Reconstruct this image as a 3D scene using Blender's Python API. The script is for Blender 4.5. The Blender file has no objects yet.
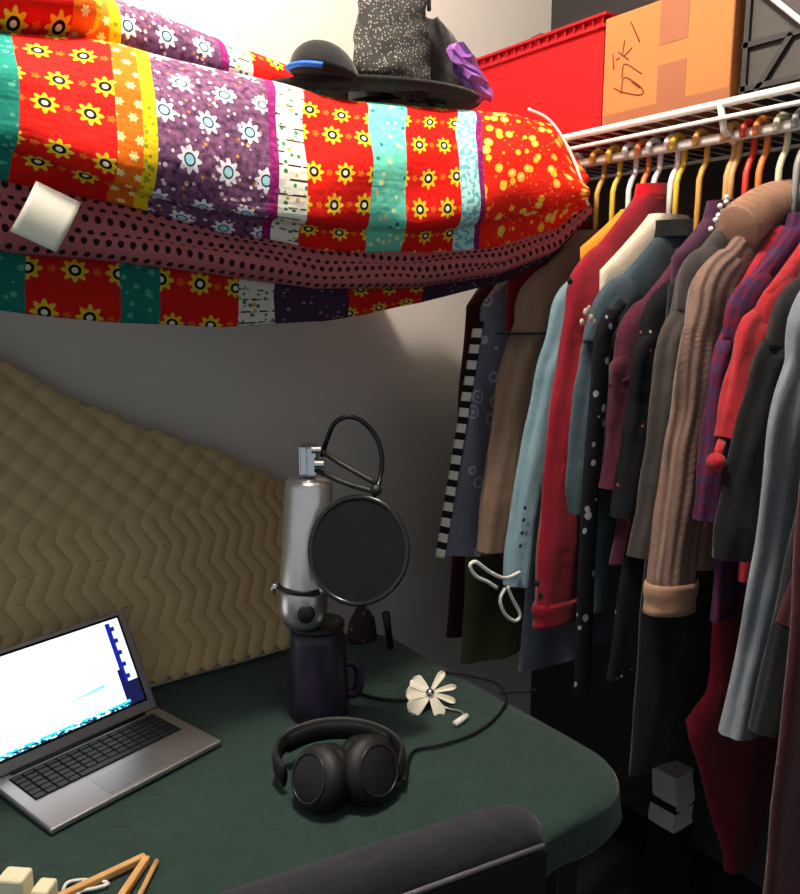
import bpy, bmesh, math, random
from mathutils import Vector, Matrix
random.seed(7)
C = bpy.context.scene.collection
PI = math.pi
V3 = Vector

# ------------------------------------------------------------------ camera, world, lights, exposure
F, PITCH, YAW, ZC = 800.0, math.radians(10), math.radians(36.5), 1.40
cd = bpy.data.cameras.new('camera')
cam = bpy.data.objects.new('camera', cd)
C.objects.link(cam)
cd.sensor_fit = 'HORIZONTAL'
cd.sensor_width = 36.0
cd.lens = 36.0 * F / 800.0
cd.clip_start = 0.02
cam.location = (0, 0, ZC)
cam.rotation_euler = (PI / 2 - PITCH, 0, -YAW)
bpy.context.scene.camera = cam

w = bpy.data.worlds.new('world')
bpy.context.scene.world = w
w.use_nodes = True
w.node_tree.nodes['Background'].inputs[0].default_value = (0.84, 0.94, 1.0, 1)
w.node_tree.nodes['Background'].inputs[1].default_value = 0.34


def bulb(name, loc, radius, power, color):
    l = bpy.data.lights.new(name, 'POINT')
    l.shadow_soft_size = radius
    l.energy = power
    l.color = color
    o = bpy.data.objects.new(name, l)
    o.location = loc
    C.objects.link(o)


bulb('ceiling_bulb', (0.40, 0.79, 2.48), 0.05, 52, (1.0, 0.90, 0.78))

vs = bpy.context.scene.view_settings
vs.view_transform = 'Standard'
vs.look = 'None'
vs.gamma = 1
vs.use_curve_mapping = False
vs.exposure = 0.4

# ------------------------------------------------------------------ placing helpers
fw = V3((math.sin(YAW) * math.cos(PITCH), math.cos(YAW) * math.cos(PITCH), -math.sin(PITCH)))
rt = V3((math.cos(YAW), -math.sin(YAW), 0))
up = rt.cross(fw)


def at(px, py, **k):
    """the point of the place seen at a spot of the photograph on the plane x=, y= or z="""
    d = fw * F + rt * (px - 400) - up * (py - 447)
    (a, v), = k.items()
    i = 'xyz'.index(a)
    o = V3((0, 0, ZC))
    return o + d * ((v - o[i]) / d[i])


def lerp(a, b, t):
    return a + (b - a) * t


def interp(x, xs, ys):
    if x <= xs[0]:
        return ys[0]
    for i in range(1, len(xs)):
        if x <= xs[i]:
            t = (x - xs[i - 1]) / (xs[i] - xs[i - 1])
            return lerp(ys[i - 1], ys[i], t)
    return ys[-1]


def catmull(pts, n):
    """smooth curve through the points, n samples to each span"""
    P = [V3(p) for p in pts]
    P = [P[0] * 2 - P[1]] + P + [P[-1] * 2 - P[-2]]
    out = []
    for i in range(1, len(P) - 2):
        a, b, c, d = P[i - 1:i + 3]
        for k in range(n):
            t = k / n
            out.append(0.5 * ((2 * b) + (c - a) * t + (2 * a - 5 * b + 4 * c - d) * t * t + (3 * b - a - 3 * c + d) * t ** 3))
    out.append(P[-2].copy())
    return out


# ------------------------------------------------------------------ materials
def lin(c):
    return tuple(((v / 255) / 12.92 if v / 255 <= 0.04045 else ((v / 255 + 0.055) / 1.055) ** 2.4) for v in c) + (1,)


class X:
    """a small expression builder over math nodes"""
    def __init__(s, nt, k):
        s.nt, s.k = nt, k

    def op(s, o, *b):
        n = s.nt.nodes.new('ShaderNodeMath')
        n.operation = o
        for i, q in enumerate((s,) + b):
            if isinstance(q, X):
                s.nt.links.new(q.k, n.inputs[i])
            else:
                n.inputs[i].default_value = q
        return X(s.nt, n.outputs[0])

    def __add__(s, b): return s.op('ADD', b)
    def __sub__(s, b): return s.op('SUBTRACT', b)
    def __mul__(s, b): return s.op('MULTIPLY', b)
    def __truediv__(s, b): return s.op('DIVIDE', b)
    def __lt__(s, b): return s.op('LESS_THAN', b)
    def __gt__(s, b): return s.op('GREATER_THAN', b)
    def floor(s): return s.op('FLOOR')
    def fract(s): return s.op('FRACT')
    def sin(s): return s.op('SINE')
    def cos(s): return s.op('COSINE')
    def sqrt(s): return s.op('SQRT')
    def abs(s): return s.op('ABSOLUTE')


def mix(nt, fac, a, b):
    n = nt.nodes.new('ShaderNodeMix')
    n.data_type = 'RGBA'
    for q, i in ((fac, 0), (a, 6), (b, 7)):
        if isinstance(q, X):
            q = q.k
        if isinstance(q, (tuple, float, int)):
            n.inputs[i].default_value = q
        else:
            nt.links.new(q, n.inputs[i])
    return n.outputs[2]


def new_mat(name, rough=0.8, metal=0.0):
    m = bpy.data.materials.new(name)
    m.use_nodes = True
    nt = m.node_tree
    b = nt.nodes['Principled BSDF']
    b.inputs['Roughness'].default_value = rough
    b.inputs['Metallic'].default_value = metal
    if metal < 0.5 and rough > 0.6:
        b.inputs['Specular IOR Level'].default_value = 0.25
    return m, nt, b


def coords(nt, which='Object'):
    return nt.nodes.new('ShaderNodeTexCoord').outputs[which]


def uvx(nt):
    s = nt.nodes.new('ShaderNodeSeparateXYZ')
    nt.links.new(coords(nt, 'UV'), s.inputs[0])
    return X(nt, s.outputs[0]), X(nt, s.outputs[1])


def noise(nt, scale, detail=3, vec=None, out=0):
    n = nt.nodes.new('ShaderNodeTexNoise')
    n.inputs['Scale'].default_value = scale
    n.inputs['Detail'].default_value = detail
    nt.links.new(vec or coords(nt), n.inputs['Vector'])
    return n.outputs[out]


def voronoi(nt, scale, vec=None, out='Distance'):
    n = nt.nodes.new('ShaderNodeTexVoronoi')
    n.inputs['Scale'].default_value = scale
    nt.links.new(vec or coords(nt), n.inputs['Vector'])
    return n.outputs[out]


def bump(nt, b, h, strength=0.3, dist=0.005):
    n = nt.nodes.new('ShaderNodeBump')
    n.inputs['Strength'].default_value = strength
    n.inputs['Distance'].default_value = dist
    nt.links.new(h.k if isinstance(h, X) else h, n.inputs['Height'])
    nt.links.new(n.outputs[0], b.inputs['Normal'])


def plain(name, c, rough=0.6, metal=0.0, vary=0.12, scale=30, bs=0.0):
    m, nt, b = new_mat(name, rough, metal)
    col = lin(c)
    dk = tuple(v * (1 - vary) for v in col[:3]) + (1,)
    lt = tuple(min(1, v * (1 + vary)) for v in col[:3]) + (1,)
    nz = noise(nt, scale)
    nt.links.new(mix(nt, X(nt, nz), dk, lt), b.inputs['Base Color'])
    if bs:
        bump(nt, b, noise(nt, scale * 6), bs, 0.003)
    return m


def fabric(name, c, vary=0.25, weave=900, rough=0.95, bs=0.35, rib=0):
    """cloth: slow tone changes, fine weave, soft creases; rib = knitted columns"""
    m, nt, b = new_mat(name, rough)
    b.inputs['Sheen Weight'].default_value = 0.15
    col = lin(c)
    dk = tuple(v * (1 - vary) for v in col[:3]) + (1,)
    lt = tuple(min(1, v * (1 + vary)) for v in col[:3]) + (1,)
    f = X(nt, noise(nt, 26, 4)) * 0.55 + X(nt, noise(nt, weave, 2)) * 0.45
    f = (f - 0.5) * 2.2 + 0.5
    nt.links.new(mix(nt, f.op('MINIMUM', 1.0).op('MAXIMUM', 0.0), dk, lt), b.inputs['Base Color'])
    h = X(nt, noise(nt, 38, 5)) * 1.0 + X(nt, noise(nt, weave, 1)) * 0.15
    if rib:
        u, v = uvx(nt)
        h = h * 0.5 + (u * rib).sin() * 0.55 + ((v * 300 + (u * rib).sin() * 1.5).sin()) * 0.10
    bump(nt, b, h, bs, 0.012 if not rib else 0.004)
    return m


def spots(name, base, spot, scale, size, spot2=None, rings=False, vary=0.2):
    m, nt, b = new_mat(name, 0.95)
    d = X(nt, voronoi(nt, scale))
    col = lin(base)
    dk = tuple(v * (1 - vary) for v in col[:3]) + (1,)
    base_s = mix(nt, X(nt, noise(nt, 40)), dk, col)
    sp = lin(spot)
    if spot2:
        cs = nt.nodes.new('ShaderNodeSeparateColor')
        nt.links.new(voronoi(nt, scale, out='Color'), cs.inputs[0])
        sp = mix(nt, X(nt, cs.outputs[0]) > 0.55, lin(spot), lin(spot2))
    if rings:
        mk = ((d * (2 * PI / size)).sin() > 0.35) * (d < size * 1.6)
    else:
        mk = (d + X(nt, noise(nt, scale * 3)) * size * 0.6) < size * 1.1
    nt.links.new(mix(nt, mk, base_s, sp), b.inputs['Base Color'])
    bump(nt, b, noise(nt, 38, 5), 0.3, 0.01)
    return m


def plaid(name, a, c2, c3, k=90):
    m, nt, b = new_mat(name, 0.95)
    u, v = uvx(nt)
    s1 = mix(nt, ((u * k).sin() > 0.3) * 0.6, lin(a), lin(c2))
    s2 = mix(nt, ((v * k).sin() > 0.5) * 0.5, s1, lin(c3))
    s3 = mix(nt, (X(nt, noise(nt, 24)) > 0.58) * 0.5, s2, lin(c2))
    nt.links.new(s3, b.inputs['Base Color'])
    bump(nt, b, noise(nt, 38, 5), 0.3, 0.01)
    return m


# ------------------------------------------------------------------ object helpers
def empty(name, loc, rz=0.0):
    o = bpy.data.objects.new(name, None)
    o.empty_display_size = 0.05
    o.location = loc
    o.rotation_euler = (0, 0, rz)
    C.objects.link(o)
    return o


def tag(o, label, cat, group=None):
    o['label'] = label
    o['category'] = cat
    if group:
        o['group'] = group
    return o


def structure(o):
    o['kind'] = 'structure'
    return o


def link(name, bm, mat, parent=None, smooth=True, world=True):
    """one mesh object; geometry is given in the parent's own space unless world is set on a turned parent"""
    me = bpy.data.meshes.new(name)
    bmesh.ops.recalc_face_normals(bm, faces=bm.faces)
    bm.to_mesh(me)
    bm.free()
    for p in me.polygons:
        p.use_smooth = smooth
    o = bpy.data.objects.new(name, me)
    C.objects.link(o)
    me.materials.append(mat)
    if parent is not None:
        o.parent = parent
    return o


def world_link(name, bm, mat, root, smooth=True):
    """geometry given in world space, parented to an unturned root"""
    bmesh.ops.translate(bm, verts=bm.verts, vec=-root.location)
    return link(name, bm, mat, root, smooth)


def base_at(o):
    """move the origin of a lone mesh to the middle of its base"""
    me = o.data
    xs = [v.co for v in me.vertices]
    c = V3(((min(v.x for v in xs) + max(v.x for v in xs)) / 2, (min(v.y for v in xs) + max(v.y for v in xs)) / 2, min(v.z for v in xs)))
    me.transform(Matrix.Translation(-c))
    o.location = c
    return o


def box(bm, c, s, rot=None, bevel=0.0, seg=2):
    r = bmesh.ops.create_cube(bm, size=1.0)
    vs_ = r['verts']
    bmesh.ops.scale(bm, vec=V3(s), verts=vs_)
    if bevel:
        es = list({e for v in vs_ for e in v.link_edges})
        g = bmesh.ops.bevel(bm, geom=es, offset=bevel, segments=seg, affect='EDGES', profile=0.5)
        vs_ = list({v for f in g['faces'] for v in f.verts} | {v for v in vs_ if v.is_valid})
    M = Matrix.Translation(V3(c)) @ (rot.to_4x4() if rot is not None else Matrix.Identity(4))
    bmesh.ops.transform(bm, matrix=M, verts=vs_)
    return vs_


def rings(bm, rs, cap=True, closed=False, uv=True):
    """skin a list of rings"""
    L = bm.loops.layers.uv.verify() if uv else None
    R = [[bm.verts.new(p) for p in r] for r in rs]
    n = len(R[0])
    m = len(R)
    for i in range(m if closed else m - 1):
        a, b = R[i], R[(i + 1) % m]
        for j in range(n):
            k = (j + 1) % n
            f = bm.faces.new((a[j], a[k], b[k], b[j]))
            if uv:
                for l, q in zip(f.loops, ((j, i), (j + 1, i), (j + 1, i + 1), (j, i + 1))):
                    l[L].uv = (q[0] / n, q[1] / max(1, m - 1))
    if cap and not closed:
        bm.faces.new(list(reversed(R[0])))
        bm.faces.new(R[-1])


def tube(bm, pts, r, seg=10, cap=True, closed=False, ry=None, side=None, fold=None):
    pts = [V3(p) for p in pts]
    n = len(pts)
    rr = r if isinstance(r, (list, tuple)) else [r] * n
    qq = ry if isinstance(ry, (list, tuple)) else [ry] * n
    rs = []
    nrm = None
    for i, p in enumerate(pts):
        if closed:
            t = pts[(i + 1) % n] - pts[i - 1]
        else:
            t = pts[min(i + 1, n - 1)] - pts[max(i - 1, 0)]
        t.normalize()
        if side is not None:
            nrm = V3(side).cross(t).normalized()
            b = V3(side)
        else:
            if nrm is None:
                nrm = t.orthogonal().normalized()
            nrm = (nrm - t * nrm.dot(t)).normalized()
            b = t.cross(nrm)
        a2 = qq[i] if qq[i] is not None else rr[i]
        ring = []
        for k in range(seg):
            a = 2 * PI * k / seg
            g = 1.0
            if fold:      # long soft folds that wander down the cloth
                q = i / (n - 1)
                g += fold[0] * min(1, q * 3) * (math.sin(a * 4 + fold[1] + 2.2 * math.sin(q * 4 + fold[1])) * 0.7 + 0.5 * math.sin(a * 7 - q * 5 + fold[1] * 2))
                g += fold[0] * 0.18 * math.sin(q * 20 + a * 2 + fold[1])
            ring.append(p + nrm * rr[i] * g * math.cos(a) + b * a2 * g * math.sin(a))
        rs.append(ring)
    rings(bm, rs, cap and not closed, closed)


def lathe(bm, prof, c=(0, 0, 0), rot=None, seg=32, cap=True):
    c = V3(c)
    rs = []
    for r, z in prof:
        ring = []
        for k in range(seg):
            a = 2 * PI * k / seg
            p = V3((r * math.cos(a), r * math.sin(a), z))
            ring.append(c + (rot @ p if rot is not None else p))
        rs.append(ring)
    rings(bm, rs, cap)


def ball(bm, c, r, sc=(1, 1, 1), rot=None, seg=20):
    g = bmesh.ops.create_uvsphere(bm, u_segments=seg, v_segments=max(8, seg // 2), radius=r)
    M = Matrix.Translation(V3(c)) @ (rot.to_4x4() if rot is not None else Matrix.Identity(4)) @ Matrix.Diagonal(V3(sc + (1,)) if len(sc) == 3 else sc)
    bmesh.ops.transform(bm, matrix=M, verts=g['verts'])


def surface(bm, fn, nu, nv, uvf=None):
    """grid through fn(s, t); uvf gives the cloth coordinates"""
    L = bm.loops.layers.uv.verify()
    G = [[bm.verts.new(fn(i / nu, j / nv)) for j in range(nv + 1)] for i in range(nu + 1)]
    for i in range(nu):
        for j in range(nv):
            f = bm.faces.new((G[i][j], G[i + 1][j], G[i + 1][j + 1], G[i][j + 1]))
            for l, (a, b) in zip(f.loops, ((i, j), (i + 1, j), (i + 1, j + 1), (i, j + 1))):
                l[L].uv = uvf(a / nu, b / nv) if uvf else (a / nu, b / nv)


def solid(o, th, off=0.0):
    m = o.modifiers.new('thickness', 'SOLIDIFY')
    m.thickness = th
    m.offset = off
    return o


def BM():
    return bmesh.new()


def wob(x, y=0.0, z=0.0):
    return (math.sin(x * 1.7 + y * 2.3 + 0.4) + math.sin(x * 3.1 - y * 1.9 + z * 2.7 + 1.3) * 0.6 + math.sin(x * 0.7 + z * 4.1 + y * 5.2) * 0.5) / 2.1


# ------------------------------------------------------------------ materials of the place
M_wall = plain('painted wall', (214, 208, 200), 0.9, vary=0.05, scale=8, bs=0.1)
M_ceil = plain('ceiling paint', (225, 222, 216), 0.95, vary=0.04)
M_floor = fabric('dark carpet', (34, 33, 35), 0.3, 300)
M_black_plastic = plain('black plastic', (14, 14, 15), 0.55)
M_matte_black = plain('matte black', (20, 20, 22), 0.8)
M_chrome = plain('chrome', (205, 205, 210), 0.15, 1.0, 0.03)
M_alu = plain('aluminium', (186, 184, 186), 0.38, 0.9, 0.03)
M_silver = plain('brushed silver', (215, 213, 210), 0.34, 0.75, 0.04)
M_wood = plain('raw wood', (214, 164, 104), 0.7, vary=0.2, scale=60)
M_white_wire = plain('white coated wire', (238, 236, 230), 0.4, vary=0.03)

# ------------------------------------------------------------------ the setting
BACK, SIDE, TABLE = 1.54, 1.62, 0.74


def slab(name, c, s, m):
    bm = BM()
    box(bm, (0, 0, 0), s)
    o = link(name, bm, m, None, False)
    o.location = c
    return structure(o)


slab('floor', (0.2, 0.1, -0.05), (3.4, 3.4, 0.1), M_floor)
slab('ceiling', (0.2, 0.1, 2.61), (3.4, 3.4, 0.1), M_ceil)
slab('wall_back', (0.2, BACK + 0.05, 1.28), (3.0, 0.1, 2.56), M_wall)
slab('wall_right', (SIDE + 0.05, 0.15, 1.28), (0.1, 2.88, 2.56), plain('wall paint darkened for shade', (58, 54, 54), 0.9, vary=0.06, scale=8))  # deep closet shade is put into this wall's base colour
slab('baseboard_back', (0.2, BACK - 0.008, 0.05), (2.84, 0.016, 0.1), M_white_wire)
slab('baseboard_right', (SIDE - 0.008, 0.15, 0.05), (0.016, 2.76, 0.1), M_matte_black)

# ------------------------------------------------------------------ wire shelf with its hang rod
RODX, RODZ, LIPX, SHZ = 1.232, 1.668, 1.190, 1.715
shelf = empty('wire_shelf', (LIPX, 0.9, SHZ - 0.06))
tag(shelf, 'white wire closet shelf with a hang rod along the right wall', 'shelf')
bm = BM()
tube(bm, [(LIPX, 0.05, SHZ - 0.004), (LIPX, 1.52, SHZ - 0.004)], 0.0065, 8)
tube(bm, [(LIPX, 0.05, SHZ - 0.026), (LIPX, 1.52, SHZ - 0.026)], 0.004, 8)
world_link('front_rail', bm, M_white_wire, shelf)
bm = BM()
tube(bm, [(SIDE - 0.012, 0.05, SHZ - 0.006), (SIDE - 0.012, 1.52, SHZ - 0.006)], 0.004, 8)
y = 0.06
while y < 1.52:
    tube(bm, [(LIPX, y, SHZ - 0.002), (SIDE - 0.012, y, SHZ - 0.002)], 0.0014, 6)
    y += 0.034
world_link('wire_deck', bm, M_white_wire, shelf)
bm = BM()
tube(bm, [(RODX, 0.05, RODZ), (RODX, 1.535, RODZ)], 0.0085, 12)
world_link('hang_rod', bm, M_white_wire, shelf)
for yy in (0.30, 0.765, 1.095, 1.40):
    bm = BM()
    tube(bm, [(LIPX - 0.002, yy, SHZ - 0.004), (RODX - 0.03, yy, RODZ + 0.004), (RODX - 0.012, yy, RODZ - 0.004), (RODX, yy, RODZ - 0.010)], 0.0055, 8)
    world_link('rod_bracket', bm, M_white_wire, shelf)
for yy in (0.35, 1.2):
    bm = BM()
    tube(bm, [(LIPX + 0.02, yy, SHZ - 0.014), (SIDE - 0.01, yy, SHZ - 0.34)], 0.005, 8)
    world_link('diagonal_brace', bm, M_white_wire, shelf)

# ------------------------------------------------------------------ table under a green cloth
TX0, TX1, TY0, TY1 = -0.45, 0.90, 0.63, 1.325
M_dark_wood = plain('dark stained wood', (34, 27, 24), 0.5, vary=0.2)
tb = empty('table', ((TX0 + TX1) / 2, (TY0 + TY1) / 2, 0))
tag(tb, 'small table hidden under the dark green cloth', 'table')
bm = BM()
box(bm, (0.215, 0.975, 0.722), (1.28, 0.63, 0.03), bevel=0.004)
world_link('table_top', bm, M_dark_wood, tb, False)
for sx in (-0.38, 0.80):
    for sy in (0.70, 1.25):
        bm = BM()
        box(bm, (sx, sy, 0.3535), (0.045, 0.045, 0.707), bevel=0.004)
        world_link('leg', bm, M_dark_wood, tb, False)

M_green = fabric('green cloth', (35, 56, 50), 0.18, 700)
bm = BM()


def cloth_outline(a):
    """rounded rectangle, a in 0..1 round the table"""
    r = 0.10
    cx, cy = (TX0 + TX1) / 2, (TY0 + TY1) / 2
    hx, hy = (TX1 - TX0) / 2, (TY1 - TY0) / 2
    segs = [('l', (hx, -hy + r), (hx, hy - r)), ('c', (hx - r, hy - r), 0), ('l', (hx - r, hy), (-hx + r, hy)), ('c', (-hx + r, hy - r), PI / 2),
            ('l', (-hx, hy - r), (-hx, -hy + r)), ('c', (-hx + r, -hy + r), PI), ('l', (-hx + r, -hy), (hx - r, -hy)), ('c', (hx - r, -hy + r), 1.5 * PI)]
    lens = [math.hypot(s[2][0] - s[1][0], s[2][1] - s[1][1]) if s[0] == 'l' else r * PI / 2 for s in segs]
    d = (a % 1.0) * sum(lens)
    for s, L in zip(segs, lens):
        if d <= L:
            if s[0] == 'l':
                t = d / L
                p = (lerp(s[1][0], s[2][0], t), lerp(s[1][1], s[2][1], t))
            else:
                g = s[2] + d / r
                p = (s[1][0] + r * math.cos(g), s[1][1] + r * math.sin(g))
            return V3((cx + p[0], cy + p[1], 0))
        d -= L
    return V3((cx + hx, cy, 0))


NR = 260
mid = V3(((TX0 + TX1) / 2, (TY0 + TY1) / 2, 0))
rs = []
for k in range(1, 25):          # the top, ring by ring out from the middle
    q = k / 24
    ring = []
    for i in range(NR):
        p = mid.lerp(cloth_outline(i / NR), q)
        p.z = TABLE + 0.0012 * wob(p.x * 9, p.y * 13) - (0.0 if q < 0.97 else 0.004 * (q - 0.97) / 0.03) - 0.0015
        ring.append(p)
    rs.append(ring)
for k in range(1, 17):          # the drop, falling in soft folds
    q = k / 16
    ring = []
    for i in range(NR):
        p = cloth_outline(i / NR)
        o = (p - mid).normalized()
        fold = 0.006 + q * 0.4 * (0.018 + 0.016 * math.sin(i / NR * 2 * PI * 21) + 0.008 * math.sin(i / NR * 2 * PI * 8 + 1))
        p = p + o * fold * (1 if k > 1 else 0.6)
        p.z = TABLE - 0.008 - q * (0.05 + 0.008 * math.sin(i / NR * 2 * PI * 13) + 0.004 * math.sin(i / NR * 2 * PI * 37))
        ring.append(p)
    rs.append(ring)
rings(bm, rs, cap=False)
bm.verts.ensure_lookup_table()
bm.faces.new([bm.verts[i] for i in range(NR)])
cl = base_at(link('tablecloth', bm, M_green))
solid(cl, 0.0015, -1)
tag(cl, 'dark green cloth spread over the table under the laptop', 'tablecloth')

# ------------------------------------------------------------------ egg crate foam leaning on the wall
M_foam = plain('yellow foam', (192, 168, 126), 0.95, vary=0.10, scale=14, bs=0.15)
fa, fb = at(-150, 765, z=TABLE), at(287, 652, z=TABLE)
tl, tr_ = at(0, 368, y=1.505), at(284, 497, y=1.505)
tl = tl + (tl - tr_) * 0.62
fb.y, fa.y = 1.32, 1.335
nrm_f = ((tr_ - fb).cross(fb - fa)).normalized()
if nrm_f.y > 0:
    nrm_f = -nrm_f
bm = BM()


def tri(x):
    return abs((x % 1.0) - 0.5) * 4 - 1


def foam_pt(s, t):
    lo, hi = fa.lerp(fb, s), tl.lerp(tr_, s)
    hi = hi + V3((0, 0, 0.012 * math.sin(s * 9)))
    p = lo.lerp(hi, t)
    hgt = p.z - TABLE
    # lower part: zigzag ridges; upper part: rows of round cells
    zig = math.cos(2 * PI * ((p.x + 0.0) / 0.030 + 0.42 * tri(hgt / 0.085)))
    cell = math.cos(2 * PI * p.x / 0.055) * math.cos(2 * PI * hgt / 0.055)
    k = max(0.0, min(1.0, (hgt - (0.29 - 0.05 * math.sin(p.x * 3))) / 0.04))
    e = min(1.0, min(s, 1 - s, t, 1 - t) / 0.02)
    h = lerp(zig * 0.0030, cell * 0.0036, k) * e
    return p + nrm_f * (0.012 + h)


surface(bm, foam_pt, 380, 260)
fo = base_at(link('foam_panel', bm, M_foam))
solid(fo, 0.022, -1)
tag(fo, 'yellow egg crate foam sheet leaning on the back wall behind the laptop', 'foam')

# ------------------------------------------------------------------ patchwork quilt folded over the back shelf
bd = BM()
box(bd, (0.3, 1.325, 1.535), (1.40, 0.42, 0.02), bevel=0.003)
sb = base_at(link('board_shelf', bd, M_wall, None, False))
tag(sb, 'white board shelf on the back wall beneath the folded quilt', 'shelf')


def quilt_mat(name, bounds, dull=1.0):
    """bounds: list of (kind, u at its right end); flowers and bands are woven in by cloth coordinates"""
    m, nt, b = new_mat(name, 0.9)
    u, v = uvx(nt)
    cb = nt.nodes.new('ShaderNodeCombineXYZ')
    nt.links.new(u.k, cb.inputs[0])
    nt.links.new(v.k, cb.inputs[1])
    vec = cb.outputs[0]

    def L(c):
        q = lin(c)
        return tuple(x * dull for x in q[:3]) + (1,)  # dull scales every patch colour down to stand for shade

    def flowers(cell, r0, n, ox=0.0, oy=0.0):
        cv = (v + oy) / cell
        row = cv.floor()
        cu = (u + ox) / cell + (row * 0.5).fract()
        wv = (cu.floor() * 12.9 + row * 78.2).sin() * 0.10
        fu = cu.fract() - 0.5 + wv
        fv = cv.fract() - 0.5 - wv
        r = (fu * fu + fv * fv).sqrt() * cell
        th = fv.op('ARCTAN2', fu)
        big = r0 * 1.0
        pet = (th * n).cos() * (0.22 * big) + big
        return r, r < pet

    def red():
        r, p = flowers(0.049, 0.0128, 8)
        c = mix(nt, X(nt, noise(nt, 60, 2, vec)), L((214, 10, 4)), L((236, 26, 8)))
        r2, p2 = flowers(0.049, 0.0045, 5, 0.0245, 0.0)
        c = mix(nt, p2 * 0.8, c, L((240, 110, 20)))
        c = mix(nt, p, c, L((246, 206, 40)))
        c = mix(nt, r < 0.0072, c, L((28, 16, 12)))
        return mix(nt, r < 0.0036, c, L((250, 246, 220)))

    def orange():
        r, p = flowers(0.022, 0.005, 6)
        c = mix(nt, p, L((238, 110, 12)), L((252, 232, 150)))
        return c

    def lime():
        d = X(nt, voronoi(nt, 130, vec))
        return mix(nt, d < 0.35, L((238, 200, 20)), L((140, 160, 30)))

    def purple():
        c = mix(nt, ((X(nt, noise(nt, 120, 4, vec)) - 0.5) * 2.5 + 0.5).op('MINIMUM', 1.0).op('MAXIMUM', 0.0), L((52, 22, 56)), L((140, 92, 128)))
        d = X(nt, voronoi(nt, 85, vec))
        c = mix(nt, d < 0.24, c, L((225, 200, 205)))
        d2 = X(nt, voronoi(nt, 60, vec))
        c = mix(nt, d2 < 0.14, c, L((204, 140, 50)))
        r, p = flowers(0.054, 0.0132, 8, 0.02, 0.02)
        c = mix(nt, p, c, L((240, 240, 246)))
        c = mix(nt, r < 0.0075, c, L((26, 40, 60)))
        return mix(nt, r < 0.0055, c, L((170, 225, 235)))

    def magenta():
        return mix(nt, X(nt, noise(nt, 150, 2, vec)) > 0.55, L((128, 18, 96)), L((160, 40, 120)))

    def cream():
        d = X(nt, voronoi(nt, 95, vec))
        cs = nt.nodes.new('ShaderNodeSeparateColor')
        nt.links.new(voronoi(nt, 95, vec, 'Color'), cs.inputs[0])
        k = mix(nt, X(nt, cs.outputs[0]) > 0.5, L((60, 130, 80)), L((214, 168, 40)))
        c = mix(nt, d < 0.30, L((244, 238, 222)), k)
        e = (v * 55.0).fract()
        return mix(nt, (e > 0.86) * (X(nt, cs.outputs[1]) > 0.4), c, L((40, 34, 30)))

    def mint():
        d = X(nt, voronoi(nt, 70, vec))
        c = mix(nt, X(nt, noise(nt, 90, 3, vec)), L((60, 190, 160)), L((140, 232, 205)))
        c = mix(nt, d < 0.26, c, L((226, 236, 170)))
        return mix(nt, X(nt, voronoi(nt, 48, vec)) < 0.17, c, L((30, 120, 130)))

    def pale():
        return mix(nt, X(nt, noise(nt, 120, 3, vec)) > 0.52, L((190, 240, 235)), L((110, 190, 200)))

    def red_small():
        d = X(nt, voronoi(nt, 42, vec))
        d2 = X(nt, voronoi(nt, 90, vec))
        c = mix(nt, d2 < 0.22, L((238, 34, 14)), L((250, 130, 40)))
        c = mix(nt, d < 0.36, c, L((250, 200, 60)))
        return mix(nt, d < 0.15, c, L((252, 240, 190)))

    def teal():
        d = X(nt, voronoi(nt, 75, vec))
        return mix(nt, d < 0.28, L((20, 130, 115)), L((90, 180, 150)))

    def plum():
        d = X(nt, voronoi(nt, 75, vec))
        return mix(nt, d < 0.22, L((66, 40, 66)), L((150, 120, 140)))

    kinds = dict(red=red, orange=orange, lime=lime, purple=purple, magenta=magenta, cream=cream, mint=mint, pale=pale, red_small=red_small, teal=teal, plum=plum)
    made = {}
    col = None
    prev = None
    for kind, end in bounds:
        if kind not in made:
            made[kind] = kinds[kind]()
        col = made[kind] if col is None else mix(nt, u > prev, col, made[kind])
        prev = end
    nt.links.new(col, b.inputs['Base Color'])
    h = X(nt, noise(nt, 42, 4, vec)) + ((v * 330).sin().abs()) * 0.05
    bump(nt, b, h, 0.35, 0.008)
    return m


QY = 0.955


def qu(px, py=150):
    return at(px, py, y=QY).x


face_bounds = [('teal', qu(14)), ('red', qu(112)), ('orange', qu(138)), ('lime', qu(152)), ('purple', qu(266)), ('magenta', qu(275)), ('cream', qu(303)),
               ('red', qu(368)), ('mint', qu(404)), ('red', qu(457)), ('pale', qu(476)), ('magenta', qu(481)), ('red_small', 9)]
M_face = quilt_mat('patchwork cotton', face_bounds)
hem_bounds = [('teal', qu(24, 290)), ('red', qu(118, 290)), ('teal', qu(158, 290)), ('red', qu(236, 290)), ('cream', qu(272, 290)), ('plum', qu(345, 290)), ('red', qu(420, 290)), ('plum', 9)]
M_hem = quilt_mat('hem patchwork darkened for shade', hem_bounds, 0.55)  # same patchwork colours, darkened to paint in the shade below the fold
m, nt, b = new_mat('dotted lining', 0.92)
u, v = uvx(nt)
cu, cv = u / 0.0135, v / 0.0135
cu = cu + (cv.floor() * 0.5).fract()
fu, fv = cu.fract() - 0.5, cv.fract() - 0.5
rr = (fu * fu + fv * fv).sqrt()
nt.links.new(mix(nt, rr < 0.27, lin((176, 96, 100)), lin((38, 20, 26))), b.inputs['Base Color'])
bump(nt, b, noise(nt, 40, 4), 0.4, 0.008)
M_lining = m

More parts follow.
